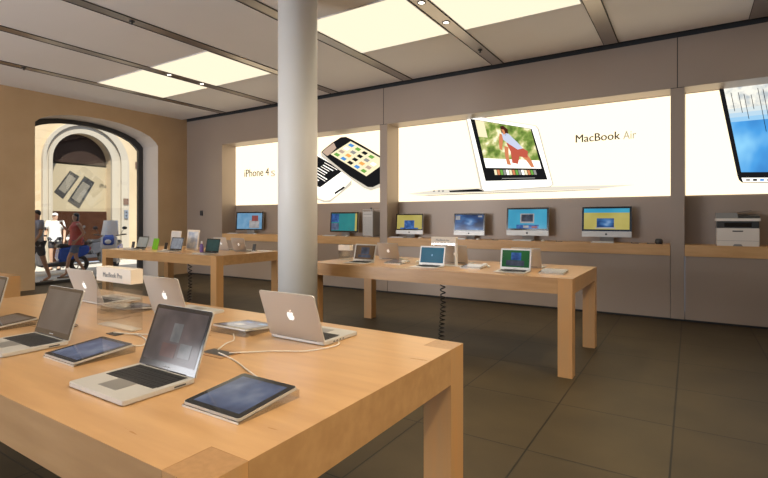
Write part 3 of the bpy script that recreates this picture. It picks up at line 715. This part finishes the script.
# ------------------------------------------------------------------ desktop computers on the shelf
ZH = 1.0925
def computer(label, x, w, chin=True, screen=None, patches=(), rz=0, y=.22, kb=True):
    """all-in-one facing -y"""
    h = w*.74; t = thing('desktop_computer', label, 'computer', (x, y, ZH), rz, 'all-in-one computers on the wall shelves')
    lift = w*.118; ch = w*.125 if chin else 0; h = w*.60+ch*.55
    tl = Matrix.Translation((0,-.02,lift)) @ Matrix.Rotation(-R(4),4,'X')
    def LB():
        q = MB(); q.M = tl; return q
    b = LB(); b.box(-w/2, w/2, 0, .03, 0, h); o = b.build('housing', m_alu, t, bevel=.003)
    b = LB(); b.box(-w/2+.001, w/2-.001, -.003, 0, ch+.001, h-.001); b.build('bezel', m_black, o)
    e = w*.042
    b = LB(); b.box(-w/2+e, w/2-e, -.005, -.003, ch+e, h-e); b.build('display', screen, o)
    W = w-2*e; Hh = h-ch-2*e
    for (u0,v0,u1,v1,m,nm,*dz) in patches:
        dd = .001*(1+(dz[0] if dz else 0))
        b = LB(); b.box(-w/2+e+u0*W, -w/2+e+u1*W, -.005-dd, -.005, ch+e+v0*Hh, ch+e+v1*Hh); b.build(nm, m, o)
    if chin:
        b = LB(); logo_mesh(b, 0, -.0012, ch*.5, .032*w/.65, .001); b.build('logo', m_blogo, o)
    # stand : bent sheet
    b = MB(); sw = w*.14; pr = [(.005,lift+h*.35),(.03,lift*.9),(.045,.006),(-.095,.006),(-.095,0),(.055,0),(.04,lift*.9),(.018,lift+h*.40)]
    pr = [(yy+.012, zz) for yy, zz in pr]
    b.prism([(-sw, yy, zz) for yy, zz in pr], (2*sw,0,0)); b.build('stand', m_alud, t)
    return t
lapimg = lambda sky: [(.30,.06,.70,.62,s_blue,'on_screen_picture'),(.24,0,.76,.09,s_slab,'on_screen_picture',1)]
computer('black framed display with blue picture at the left end of the wall shelf', 2.18, .76, False, s_lblue, [(.5,.05,.9,.55,s_pale,'on_screen_picture'),(.6,.5,.85,.85,s_redp,'on_screen_picture',1)], R(16))
computer('black framed display with sea green screen beside the silver tower', 5.12, .72, False, s_teal2, [(0,.5,.30,.98,s_blue,'on_screen_picture'),(0,.04,.30,.44,s_slate,'on_screen_picture'),(.93,0,1,1,s_yellow,'on_screen_picture')], R(3))
computer('all-in-one computer with yellow screen, leftmost under the laptop poster', 6.735, .60, True, s_yellow, lapimg(0)+[(.14,0,.86,.10,s_blue,'on_screen_picture',2)], R(2))
computer('all-in-one computer with dark galaxy screen', 7.99, .60, True, s_galaxy, [(.02,.66,.18,.94,s_pale,'on_screen_picture'),(.82,.84,.96,.94,s_pale,'on_screen_picture')], R(0))
computer('large all-in-one computer with aqua screen', 9.055, .72, True, s_aqua, [(.32,.28,.68,.78,s_pale,'on_screen_picture'),(.35,.36,.65,.73,s_slab,'on_screen_picture',1),(.22,0,.80,.20,s_blue,'on_screen_picture'),(.40,.04,.54,.16,s_pale,'on_screen_picture',1),(.62,.03,.76,.12,s_redp,'on_screen_picture',1)], R(0))
computer('large all-in-one computer with yellow screen and blue top bar', 10.30, .72, True, s_yellow, [(0,.80,1,1,s_aqua,'on_screen_picture'),(.29,.10,.67,.53,s_galaxy,'on_screen_picture'),(.26,.04,.70,.10,s_pale,'on_screen_picture')], R(0))
def keyboard(x, label, y=.06, w=.32):
    t = thing('keyboard', label, 'keyboard', (x, y, ZH), 0, 'keyboards on the wall shelves')
    b = MB(); b.prism([(-w/2,-.06,0),(-w/2,.06,0),(-w/2,.06,.018),(-w/2,-.06,.008)], (w,0,0)); b.build('base', m_alu, t)
    b = MB()
    for r in range(5):
        for k in range(14): x0 = -w/2+.008+k*(w-.016)/14; yy = -.052+r*.0215; b.box(x0+.001, x0+(w-.016)/14-.001, yy, yy+.019, .009+.0018*r, .0125+.0018*r)
    b.build('keys', m_keyw, t)
for x, lab in [(4.85,'white keyboard before the sea green display'), (6.55,'white keyboard before the leftmost yellow screen'), (7.84,'white keyboard before the galaxy screen'), (9.02,'white keyboard before the aqua screen'), (10.27,'white keyboard before the rightmost computer'), (1.75,'white keyboard before the leftmost display')]:
    keyboard(x, lab)
for x, lab in [(5.32,'white mouse before the sea green display'), (7.05,'white mouse right of the leftmost yellow screen keyboard'), (8.22,'white mouse before the galaxy screen'), (9.36,'white mouse before the aqua screen'), (2.55,'white mouse before the leftmost display')]:
    mouse((x, .06, ZH), lab)
# tower computer
t = thing('tower_computer', 'silver perforated tower computer on the shelf beside the pilaster', 'computer', (5.86, .20, ZH))
b = MB(); b.box(-.125,.125,-.17,.17,.03,.52); o = b.build('case', m_alu, t, bevel=.006)
for z0, z1 in ((0,.03),(.52,.565)):
    for y0 in (-.16,.13):
        b = MB(); b.box(-.125,-.113,y0,y0+.03,z0,z1); b.box(.113,.125,y0,y0+.03,z0,z1); b.box(-.125,.125,y0,y0+.03, z0 if z0 == 0 else z1-.008, .008 if z0 == 0 else z1); b.build('handle', m_alu, t)
b = MB()
for i in range(12):
    for j in range(22): b.box(-.105+i*.0178, -.105+i*.0178+.009, -.1712, -.170, .05+j*.0165, .05+j*.0165+.009)
b.build('grille', m_grey, t)
MB().box(-.10,.10,-.1725,-.170,.455,.475).build('disc_slot', m_alud, t)
t = thing('webcam', 'tiny black camera on top of the silver tower', 'camera', (5.90,.10,ZH+.566)); MB().ball((0,0,.016), .02).build('camera_ball', m_darkp, t); MB().cyl((0,0,0), .016, .004, n=12).build('base', m_darkp, t)
# external drive boxes and speaker
t = thing('speaker', 'small black round speaker at the right end of the shelf', 'speaker', (11.03,.06,ZH))
MB().lathe([(.040,0),(.052,.02),(.050,.06),(.036,.078),(.03,.08)], n=20).build('shell', m_darkp, t); MB().cyl((0,0,.0805),.026,.002,n=16).build('top_ring', m_grey, t)
for x, lab in [(10.72,'tiny dark tag strip on the shelf right of the rightmost computer'), (10.93,'tiny dark tag strip beside the small round speaker'), (8.55,'tiny dark tag strip between galaxy and aqua screens'), (9.62,'tiny dark tag strip right of the aqua screen'), (7.35,'tiny dark tag strip right of the leftmost yellow screen')]:
    b = MB(); b.box(-.05,.05,-.012,.012,0,.008); b.box(-.05,-.04,-.012,.012,.008,.016); box_thing('price_tag', b, m_darkp, (x,.05,ZH), lab, 'price tag', 'price tags on the shelf')
# printer
t = thing('printer', 'grey and black office laser printer on the right shelf', 'printer', (11.965, .18, ZH))
W2 = .235
MB().box(-W2,W2,-.17,.20,.0,.245).build('body', mat('printer shell', (.78,.72,.66), .5), t, bevel=.006)
MB().box(-W2+.004,W2-.004,-.165,.20,.245,.34).build('output_bay', m_darkp, t)
MB().box(-.15,.15,-.172,-.16,.262,.318).build('output_slot', m_black, t)
MB().box(-W2-.012,W2+.012,-.185,.20,.34,.378).build('scanner_rim', mat('printer rim', (.85,.79,.72), .45), t, bevel=.004)
b = MB(); b.prism([(-W2-.008,-.17,.378),(-W2-.008,.19,.378),(-W2-.008,.19,.455),(-W2-.008,-.12,.455)], (W2*1.05,0,0)); b.build('document_feeder', m_grey, t, bevel=.004)
b = MB(); b.prism([(.01,-.17,.378),(.01,.19,.378),(.01,.19,.44),(.01,-.15,.41)], (W2-.002,0,0)); b.build('scanner_lid', m_darkp, t, bevel=.004)
b = MB(); b.prism([(.0,-.05,.452),(.0,.15,.452),(.16,.15,.482),(.16,-.05,.482)], (0,0,.006)); b.build('feed_tray', m_darkp, t)
MB().box(-.058,.058,-.1725,-.168,.196,.212).build('door_handle', m_darkp, t)
MB().box(-W2+.004,W2-.004,-.1715,-.169,.072,.075).build('tray_seam', m_grey, t)
b = MB(); b.prism([(-.055,-.172,.0),(.055,-.172,.0),(.038,-.172,.028),(-.038,-.172,.028)], (0,.004,0)); b.build('tray_grip', m_grey, t)
# door keypad on the back wall left
b = MB(); b.box(-.05,.05,-.02,0,0,.13); b.box(-.04,.04,-.024,-.02,.07,.12)
box_thing('wall_switch', b, m_darkp, (.62,-.001,1.55), 'small dark wall switch on the taupe wall by the corner', 'switch', bevel=.003)

# ------------------------------------------------------------------ outside : street, facade opposite
m_street = noisy(mat('street paving', (.45,.42,.38), .8), (.40,.38,.34), (.52,.48,.43), (1,1,1), 3, 4)
struct(MB().box(-6.0, -.7, -9, 8, -.14, -.02).build('ground', m_street))
m_stone = noisy(mat('cream render', (.52,.40,.26), .85), (.49,.375,.24), (.56,.43,.285), (1,1,1), 1.2, 4)
m_trim = mat('grey stone moulding', (.40,.35,.285), .7)
FX = -6.0
tb = thing('street_facade', 'cream stone shop facade with a round-arched display window across the street', 'building', (FX, .15, -.02))
ZB = -.02
def archpts(y0, y1, z1, zb=0, n=20):
    r = (y1-y0)/2; c = (y0+y1)/2; zc = z1-r
    return [(y0,zb)]+[(c-r*math.cos(PI*i/n), zc+r*math.sin(PI*i/n)) for i in range(n+1)]+[(y1,zb)]
A_in = archpts(-.87, 1.02, 4.37); A_out = archpts(-1.16, 1.62, 4.80)
b = MB(); ip = A_in[::-1]
b.prism([(0,y,z) for y, z in [(-10,0),(-10,9),(8,9),(8,0)]+ip], (-.5,0,0)); b.build('wall', m_stone, tb)
def ring(A, B, x0, x1, m, nm):
    b = MB()
    for i in range(len(A)-1): b.prism([(x0,*A[i]),(x0,*A[i+1]),(x0,*B[i+1]),(x0,*B[i])], (x1-x0,0,0))
    b.build(nm, m, tb)
ring(A_in, archpts(-.98, 1.16, 4.50), 0, .10, m_trim, 'arch_moulding')
ring(archpts(-.98, 1.16, 4.50), archpts(-1.06, 1.34, 4.64), 0, .05, m_trim, 'arch_moulding')
ring(archpts(-1.06, 1.34, 4.64), A_out, 0, .13, m_trim, 'arch_moulding')
m_dwin = mat('dark transom glass', (.035,.022,.018), .8, spec=.05)
b = MB(); b.prism([(-.30,y,z) for y, z in archpts(-.87,1.02,4.37,3.32)], (-.03,0,0)); b.build('transom', m_dwin, tb)
MB().box(-.36,-.30,-.87,1.02,1.74,3.38).build('display_panel', mat('shop window card', (.34,.28,.185), .6), tb)
m_brown = noisy(mat('brown wood dado', (.07,.03,.018), .8, spec=.05), (.035,.014,.008), (.055,.022,.012), (2,2,9), 3, 3)
MB().box(-.34,-.27,-.87,1.02,0,1.74).build('wood_dado', m_brown, tb)
# printed phones in the shop window
def outp(pts, x, m, nm, th=.004):
    P = []
    for a in pts:
        p = atx(a[0], a[1], FX-.29); P.append((x, p[1]-.15, p[2]+.02))
    b = MB(); b.prism(P, (-th,0,0)); b.build(nm, m, tb)
m_ph = mat('printed dark phone', (.025,.022,.02), .5); m_ph2 = mat('printed grey phone', (.17,.15,.12), .5)
outp([(70,170.5),(79.5,176.5),(63,199),(54,192)], -.294, m_ph, 'printed_phone'); outp([(69.5,174),(76,178.5),(65,193.5),(58.5,189)], -.290, m_ph2, 'printed_screen')
outp([(84.5,176),(94.5,182.5),(79,208.5),(67.5,201)], -.288, m_ph, 'printed_phone'); outp([(83,181.5),(90,186),(79.5,203),(71.5,198)], -.284, m_ph2, 'printed_screen')
o = text('iPhone', .2, 0, 0, 0, m_ph, tb, 'printed_words', .7, rot=(R(90),0,R(90))); p = atx(99.5, 187, FX-.29); o.location = (-.292, p[1]-.15, p[2])
m_pl = mat('dark plate', (.12,.06,.04), .4)
MB().box(.14,.16,1.40,1.58,2.0,2.22).build('door_plate', m_pl, tb); MB().box(.14,.17,1.42,1.56,1.50,1.80).build('intercom', mat('steel plate', (.4,.4,.4), .3, .8), tb)
b = MB(); b.ball((.16,1.49,1.72),.03); b.ball((.16,1.49,1.60),.03); b.build('intercom_button', m_darkp, tb)
MB().box(.0,.03,1.92,2.02,3.35,3.6).build('alarm_box', m_pl, tb)
m_lampg = mat('red amber lantern', (.65,.15,.03), .3)
t = thing('wall_lantern', 'small red and amber lantern on the facade beside the right frame', 'lantern', (FX+.02, 2.28, 2.02))
MB().box(0,.10,-.015,.015,.22,.24).build('bracket', m_darkp, t); MB().lathe([(.02,-.02),(.05,.02),(.055,.15),(.03,.2),(.01,.23)], c=(.10,0,0), n=12).build('shade', m_lampg, t)
struct(MB().box(FX-.5, FX-.45, -10, 8, -.02, 8.9).build('trim_20', m_dark))

# ------------------------------------------------------------------ scooters
m_sblue = mat('blue bodywork', (.02,.09,.45), .25, spec=.6); m_swhite = mat('white bodywork', (.75,.75,.76), .3); m_tyre = mat('tyre rubber', (.02,.02,.02), .7); m_seat = mat('scooter seat', (.03,.03,.035), .5)
m_ws = mat('grey windscreen', (.7,.72,.75), .15, spec=.8); m_lampw = mat('headlamp glass', (.8,.8,.8), .1); m_sdark = mat('charcoal bodywork', (.05,.05,.06), .3)
def scooter(label, loc, rz, c1, c2, screen_h=.0):
    """front points to +x"""
    t = thing('motor_scooter', label, 'scooter', loc, rz, 'scooters parked in the street')
    for x in (-.62, .62):
        b = MB(); P = [(x+.19*math.cos(2*PI*k/28), 0, .25+.19*math.sin(2*PI*k/28)) for k in range(28)]
        b.tube(P, .058, 8, True); w_ = b.build('wheel', m_tyre, t)
        b = MB(); b.cyl((x,-.03,.25), .045, .06, 'y', 12)
        for k in range(5):
            a = 2*PI*k/5; b.tube([(x,0,.25),(x+.15*math.cos(a),0,.25+.15*math.sin(a))], .014, 6)
        b.tube([(x+.145*math.cos(2*PI*k/24), 0, .25+.145*math.sin(2*PI*k/24)) for k in range(24)], .018, 6, True); b.build('rim', m_alu, w_)
    def slab(pr, hw, m, nm, bev=.03):
        b = MB(); b.prism([(x,-hw,z) for x, z in pr], (0,2*hw,0)); return b.build(nm, m, t, bevel=bev, seg=3)
    slab([(-.85,.62),(-.78,.50),(-.45,.40),(-.15,.30),(-.08,.45),(-.12,.70),(-.5,.74),(-.82,.76)], .15, c1, 'tail_fairing')
    slab([(-.80,.75),(-.5,.73),(-.12,.70),(-.05,.76),(-.15,.82),(-.45,.80),(-.55,.87),(-.80,.86)], .13, m_seat, 'seat', .025)
    slab([(-.30,.22),(.30,.22),(.36,.30),(-.25,.34)], .17, m_sdark, 'floorboard', .02)
    slab([(.25,.25),(.36,.28),(.50,.70),(.44,1.02),(.36,1.0),(.38,.70)], .20, c2, 'leg_shield', .03)
    slab([(.40,.46),(.62,.50),(.84,.40),(.80,.47),(.60,.60),(.42,.58)], .085, c1, 'front_fender', .02)
    slab([(.40,.72),(.58,.80),(.54,.96),(.38,1.06)], .13, c1, 'front_cowl', .03)
    b = MB(); b.tube([(.62,.075,.25),(.50,.075,.66)], .02); b.tube([(.62,-.075,.25),(.50,-.075,.66)], .02); b.build('fork', m_alu, t)
    b = MB(); b.tube(smooth([(.30,-.36,1.05),(.36,-.18,1.02),(.40,0,1.0),(.36,.18,1.02),(.30,.36,1.05)],4), .014); b.build('handlebar', m_darkp, t)
    for s in (-1,1):
        b = MB(); b.tube([(.30,s*.26,1.05),(.28,s*.34,1.20)], .006); b.ball((.27,s*.36,1.23), .065, .3, 1, .7); b.build('mirror', m_sdark, t)
        b = MB(); b.tube([(.30,s*.29,1.05),(.25,s*.40,1.05)], .02); b.build('grip', m_darkp, t)
    b = MB(); b.ball((.56,0,.86), .075, .6, 1.1, .8); b.build('headlamp', m_lampw, t)
    if screen_h:
        b = MB(); N = 6; A = []
        for i in range(N+1):
            a = -1+2*i/N; A.append((.42-.10*a*a, a*.22))
        for i in range(N): b.prism([(A[i][0],A[i][1],1.02),(A[i+1][0],A[i+1][1],1.02),(A[i+1][0]-.14,A[i+1][1]*.8,1.02+screen_h),(A[i][0]-.14,A[i][1]*.8,1.02+screen_h)], (.006,0,0))
        b.build('windscreen', m_ws, t)
    b = MB(); b.tube([(-.1,-.19,.28),(-.5,-.2,.30),(-.88,-.2,.36)], [.03,.045,.05]); b.build('exhaust', m_alud, t)
    MB().box(-.90,-.86,-.05,.05,.62,.70).build('tail_lamp', mat('tail lamp', (.5,.02,.02), .3), t)
    return t
scooter('blue and white scooter parked behind the woman in red', (-2.85,-2.02,-.02), R(-97), m_sblue, m_swhite)
scooter('blue and white scooter with upright windscreen before the right of the window', (-2.45,-.68,-.02), R(-38), m_sblue, m_swhite, .42)
scooter('dark scooter parked between the two blue ones', (-5.1,-.1,-.02), R(-85), m_sdark, m_sdark)

# ------------------------------------------------------------------ people
def skin(name, nodes, edges, m, parent=None, sub=2, root=0):
    me = bpy.data.meshes.new(name); me.from_pydata([n[0] for n in nodes], edges, [])
    o = bpy.data.objects.new(name, me); C.objects.link(o)
    sm = o.modifiers.new('skin', 'SKIN'); sm.use_smooth_shade = True
    for i, n in enumerate(nodes):
        r = n[1]; v = me.skin_vertices[0].data[i]; v.radius = (r if isinstance(r, tuple) else (r, r)); v.use_root = (i == root)
    ss = o.modifiers.new('sub', 'SUBSURF'); ss.levels = sub; ss.render_levels = sub
    dg = bpy.context.evaluated_depsgraph_get(); dg.update(); nm = bpy.data.meshes.new_from_object(o.evaluated_get(dg))
    bpy.data.objects.remove(o); nm.materials.clear(); nm.materials.append(m)
    for p in nm.polygons: p.use_smooth = True
    q = bpy.data.objects.new(name, nm); C.objects.link(q)
    if parent: q.parent = parent
    return q
m_skin = mat('tanned skin', (.42,.22,.14), .55); m_skinl = mat('fair skin', (.55,.34,.24), .55)
m_hair = mat('dark hair', (.012,.009,.008), .45); m_redt = mat('red top', (.42,.07,.06), .8); m_wt = mat('white cotton', (.85,.85,.84), .8)
m_dsh = mat('dark shorts', (.04,.04,.05), .8); m_gt = mat('grey shirt', (.33,.32,.36), .8); m_sand = mat('brown sandal', (.12,.06,.03), .6); m_jean = mat('denim shorts', (.10,.13,.22), .8)
def person(label, loc, rz, s, J, skinm, top, bottom, topn='shirt', botn='shorts', hair=True, cap=None, female=False, sleeves=True, long_hair=False, loose=0):
    """faces +x.  J overrides joint positions (metres at 1.72 m height)"""
    P = dict(pel=(0,0,.95), wai=(0,0,1.10), che=(.01,0,1.30), nek=(0,0,1.47), hea=(.02,0,1.56), top=(.015,0,1.66), nose=(.095,0,1.585),
             sL=(0,.17,1.41), eL=(-.02,.24,1.13), wL=(.06,.25,.90), hL=(.08,.25,.83), sR=(0,-.17,1.41), eR=(-.02,-.24,1.13), wR=(.06,-.25,.90), hR=(.08,-.25,.83),
             pL=(0,.09,.90), kL=(.04,.10,.50), aL=(-.02,.10,.09), tL=(.13,.11,.03), pR=(0,-.09,.90), kR=(.04,-.10,.50), aR=(-.02,-.10,.09), tR=(.13,-.11,.03))
    P.update(J)
    f = .9 if female else 1
    rad = dict(pel=(.125,.10), wai=(.105*f,.085*f), che=(.125*f,.095), nek=.052, hea=(.088,.095), top=(.074,.082), nose=.018, sL=.055*f, eL=.040*f, wL=.026*f, hL=.036*f, sR=.055*f, eR=.040*f, wR=.026*f, hR=.036*f,
               pL=.088, kL=.055*f, aL=.036*f, tL=.034, pR=.088, kR=.055*f, aR=.036*f, tR=.034)
    E = [('pel','wai'),('wai','che'),('che','nek'),('nek','hea'),('hea','top'),('che','sL'),('sL','eL'),('eL','wL'),('wL','hL'),('che','sR'),('sR','eR'),('eR','wR'),('wR','hR'),('pel','pL'),('pL','kL'),('kL','aL'),('aL','tL'),('pel','pR'),('pR','kR'),('kR','aR'),('aR','tR')]
    nm = [k for k in rad if k != 'nose']; ix = {k: i for i, k in enumerate(nm)}
    V = lambda k: Vector(P[k])
    t = thing('person', label, 'person', loc, rz); t.scale = (s,s,s)
    nodes = [(P[k], rad[k]) for k in nm]; edges = [(ix[a],ix[b]) for a,b in E]
    # fingers and thumbs
    for S in ('L','R'):
        h = V('h'+S); d = (h-V('w'+S)).normalized(); sd = d.cross(Vector((1,0,.2))).normalized()
        fr = d.cross(sd).normalized()
        for k, ln in enumerate((.055,.068,.07,.058)):
            o = (k-1.5)*.019
            nodes.append((tuple(h+d*.035+fr*o), .0088)); nodes.append((tuple(h+d*(.035+ln*.55)+fr*o*1.1), .0085)); nodes.append((tuple(h+d*(.03+ln)+fr*o*1.1+sd*.012), .0075))
            m0 = len(nodes)-3; edges += [(ix['h'+S],m0),(m0,m0+1),(m0+1,m0+2)]
        nodes.append((tuple(h+fr*-.045+d*.01), .011)); nodes.append((tuple(h+fr*-.06+d*.04), .009)); m0 = len(nodes)-2; edges += [(ix['h'+S],m0),(m0,m0+1)]
    skin('body', nodes, edges, skinm, t, 1, ix['pel'])
    # face
    hd = V('hea'); up = (V('top')-V('hea')).normalized(); fw = (V('nose')-V('hea')); fw = (fw-up*fw.dot(up)).normalized(); rt = up.cross(fw)
    b = MB(); b.M = Matrix.Translation(hd+up*.035) @ Matrix((( fw.x,rt.x,up.x,0),(fw.y,rt.y,up.y,0),(fw.z,rt.z,up.z,0),(0,0,0,1))) @ Matrix.Scale(.80, 4)
    M0 = b.M.copy()
    b.ball((.080,0,-.012), .016, 1.1,.7,1.3, 8); b.ball((0,.082,-.01), .02,.8,.35,1.4,8); b.ball((0,-.082,-.01), .02,.8,.35,1.4,8); b.build('face_features', skinm, t)
    b = MB(); b.M = M0; b.ball((.077,.03,.008), .010,.6,1.2,.7,8); b.ball((.077,-.03,.008), .010,.6,1.2,.7,8); b.build('eyes', m_hair, t)
    b = MB(); b.M = M0; b.ball((.078,0,-.045), .018,.4,1.2,.35,8); b.build('mouth', m_redt, t)
    if hair:
        b = MB(); b.M = M0; b.ball((-.022,0,.025), .1, .98,.95,1.02, 16)
        if long_hair: b.ball((-.05,0,-.07), .1, .72,.88,1.35, 16)
        b.build('hair', m_hair, t)
    if cap:
        b = MB(); b.M = M0; b.ball((-.008,0,.045), .1, .99,.95,.78, 16); b.rbox(.03,.15,-.065,.065,.04,.052,.05); b.build('cap', cap, t)
    # clothes
    g = lambda k, e: (rad[k][0]+e, rad[k][1]+e) if isinstance(rad[k], tuple) else rad[k]+e
    fl = .93 if female else 1; lo = loose
    rings = [(V('pel')+Vector((0,0,-.10)), .135+lo, .175+lo), (V('pel'), .132+lo, .172+lo), (V('wai'), .118+lo*.6, .152*fl+lo*.6), (V('che'), .128+lo*.3, .178*fl), (V('che').lerp(V('nek'),.45), .112, .178*fl),
             (V('che').lerp(V('nek'),.72), .088, .125 if sleeves else .105), (V('che').lerp(V('nek'),.9), .062, .068)]
    b = MB(); prev = None; n_ = 20; P3 = smooth([(q[0].x,q[0].y,q[0].z) for q in rings], 3); R3 = smooth([(q[1],q[2],0) for q in rings], 3)
    for c_, rr in zip(P3, R3):
        cur = [b._v((c_.x+rr.x*math.cos(2*PI*k/n_), c_.y+rr.y*math.sin(2*PI*k/n_), c_.z)) for k in range(n_)]
        if prev:
            for k in range(n_): b.b.faces.new([prev[k],prev[(k+1)%n_],cur[(k+1)%n_],cur[k]]).smooth = True
        prev = cur
    b.build(topn, top, t)
    if sleeves:
        for S in ('L','R'):
            a_ = V('s'+S); e_ = V('e'+S); b = MB(); b.tube([tuple(a_.lerp(V('che'),.35)+Vector((0,0,.03))), tuple(a_), tuple(a_.lerp(e_,.35)), tuple(a_.lerp(e_,.65))], [.060,.074,.068,.070], 12); b.build('sleeve', top, t)
    N = [(tuple(V('pel')+Vector((0,0,.02))), g('pel',.012))]; Ee = []
    for S in ('L','R'):
        N.append((P['p'+S], rad['p'+S]+.012)); N.append((tuple(V('p'+S).lerp(V('k'+S),.75)), rad['k'+S]+.035)); m0 = len(N)-2; Ee += [(0,m0),(m0,m0+1)]
    skin(botn, N, Ee, bottom, t, 1, 0)
    for S in ('L','R'):
        a = V('a'+S); tt = V('t'+S); d = (tt-a); d.z = 0; d.normalize(); n2 = Vector((-d.y,d.x,0)); b = MB()
        base = min(a.z-.06, tt.z-.03); pts = []
        for u, v in [(-.06,-.03),(-.06,.03),(.05,.045),(.15,.045),(.20,.02),(.20,-.02),(.15,-.045),(.05,-.04)]:
            p = a+d*u+n2*v; pts.append((p.x,p.y,base))
        b.prism(pts, (0,0,.03)); b.build('shoe', m_sand, t)
    return t
# faces +x locally; rz=-90 faces -y (screen left)
person('woman with dark hair in a red top walking past the window', (-1.75,-1.95,-.02), R(-97), .97,
       dict(kL=(.20,.09,.52), aL=(.26,.09,.12), tL=(.40,.09,.05), kR=(-.02,-.09,.50), aR=(-.22,-.09,.16), tR=(-.10,-.09,.05),
            eR=(.12,-.24,1.20), wR=(.26,-.16,1.36), hR=(.29,-.14,1.42), eL=(-.10,.23,1.15), wL=(.06,.24,.98), hL=(.11,.24,.93), hea=(.03,0,1.56)),
       m_skin, m_redt, m_jean, 'top', female=True, sleeves=False, long_hair=True, loose=.035)
person('man in white cap and white t-shirt behind the scooters', (-4.2,-1.38,-.02), R(-40), .98, dict(), m_skinl, m_wt, m_dsh, hair=False, cap=m_wt)
person('passer-by in grey shirt and dark shorts cut by the left window edge', (-1.35,-2.98,-.02), R(-90), 1.0,
       dict(eL=(.02,.24,1.15), wL=(.16,.25,.96), hL=(.20,.25,.90), kL=(-.10,.10,.50), aL=(-.22,.10,.12), tL=(-.08,.10,.05), kR=(.16,-.1,.5), aR=(.18,-.1,.1), tR=(.33,-.1,.03)), m_skin, m_gt, m_dsh)
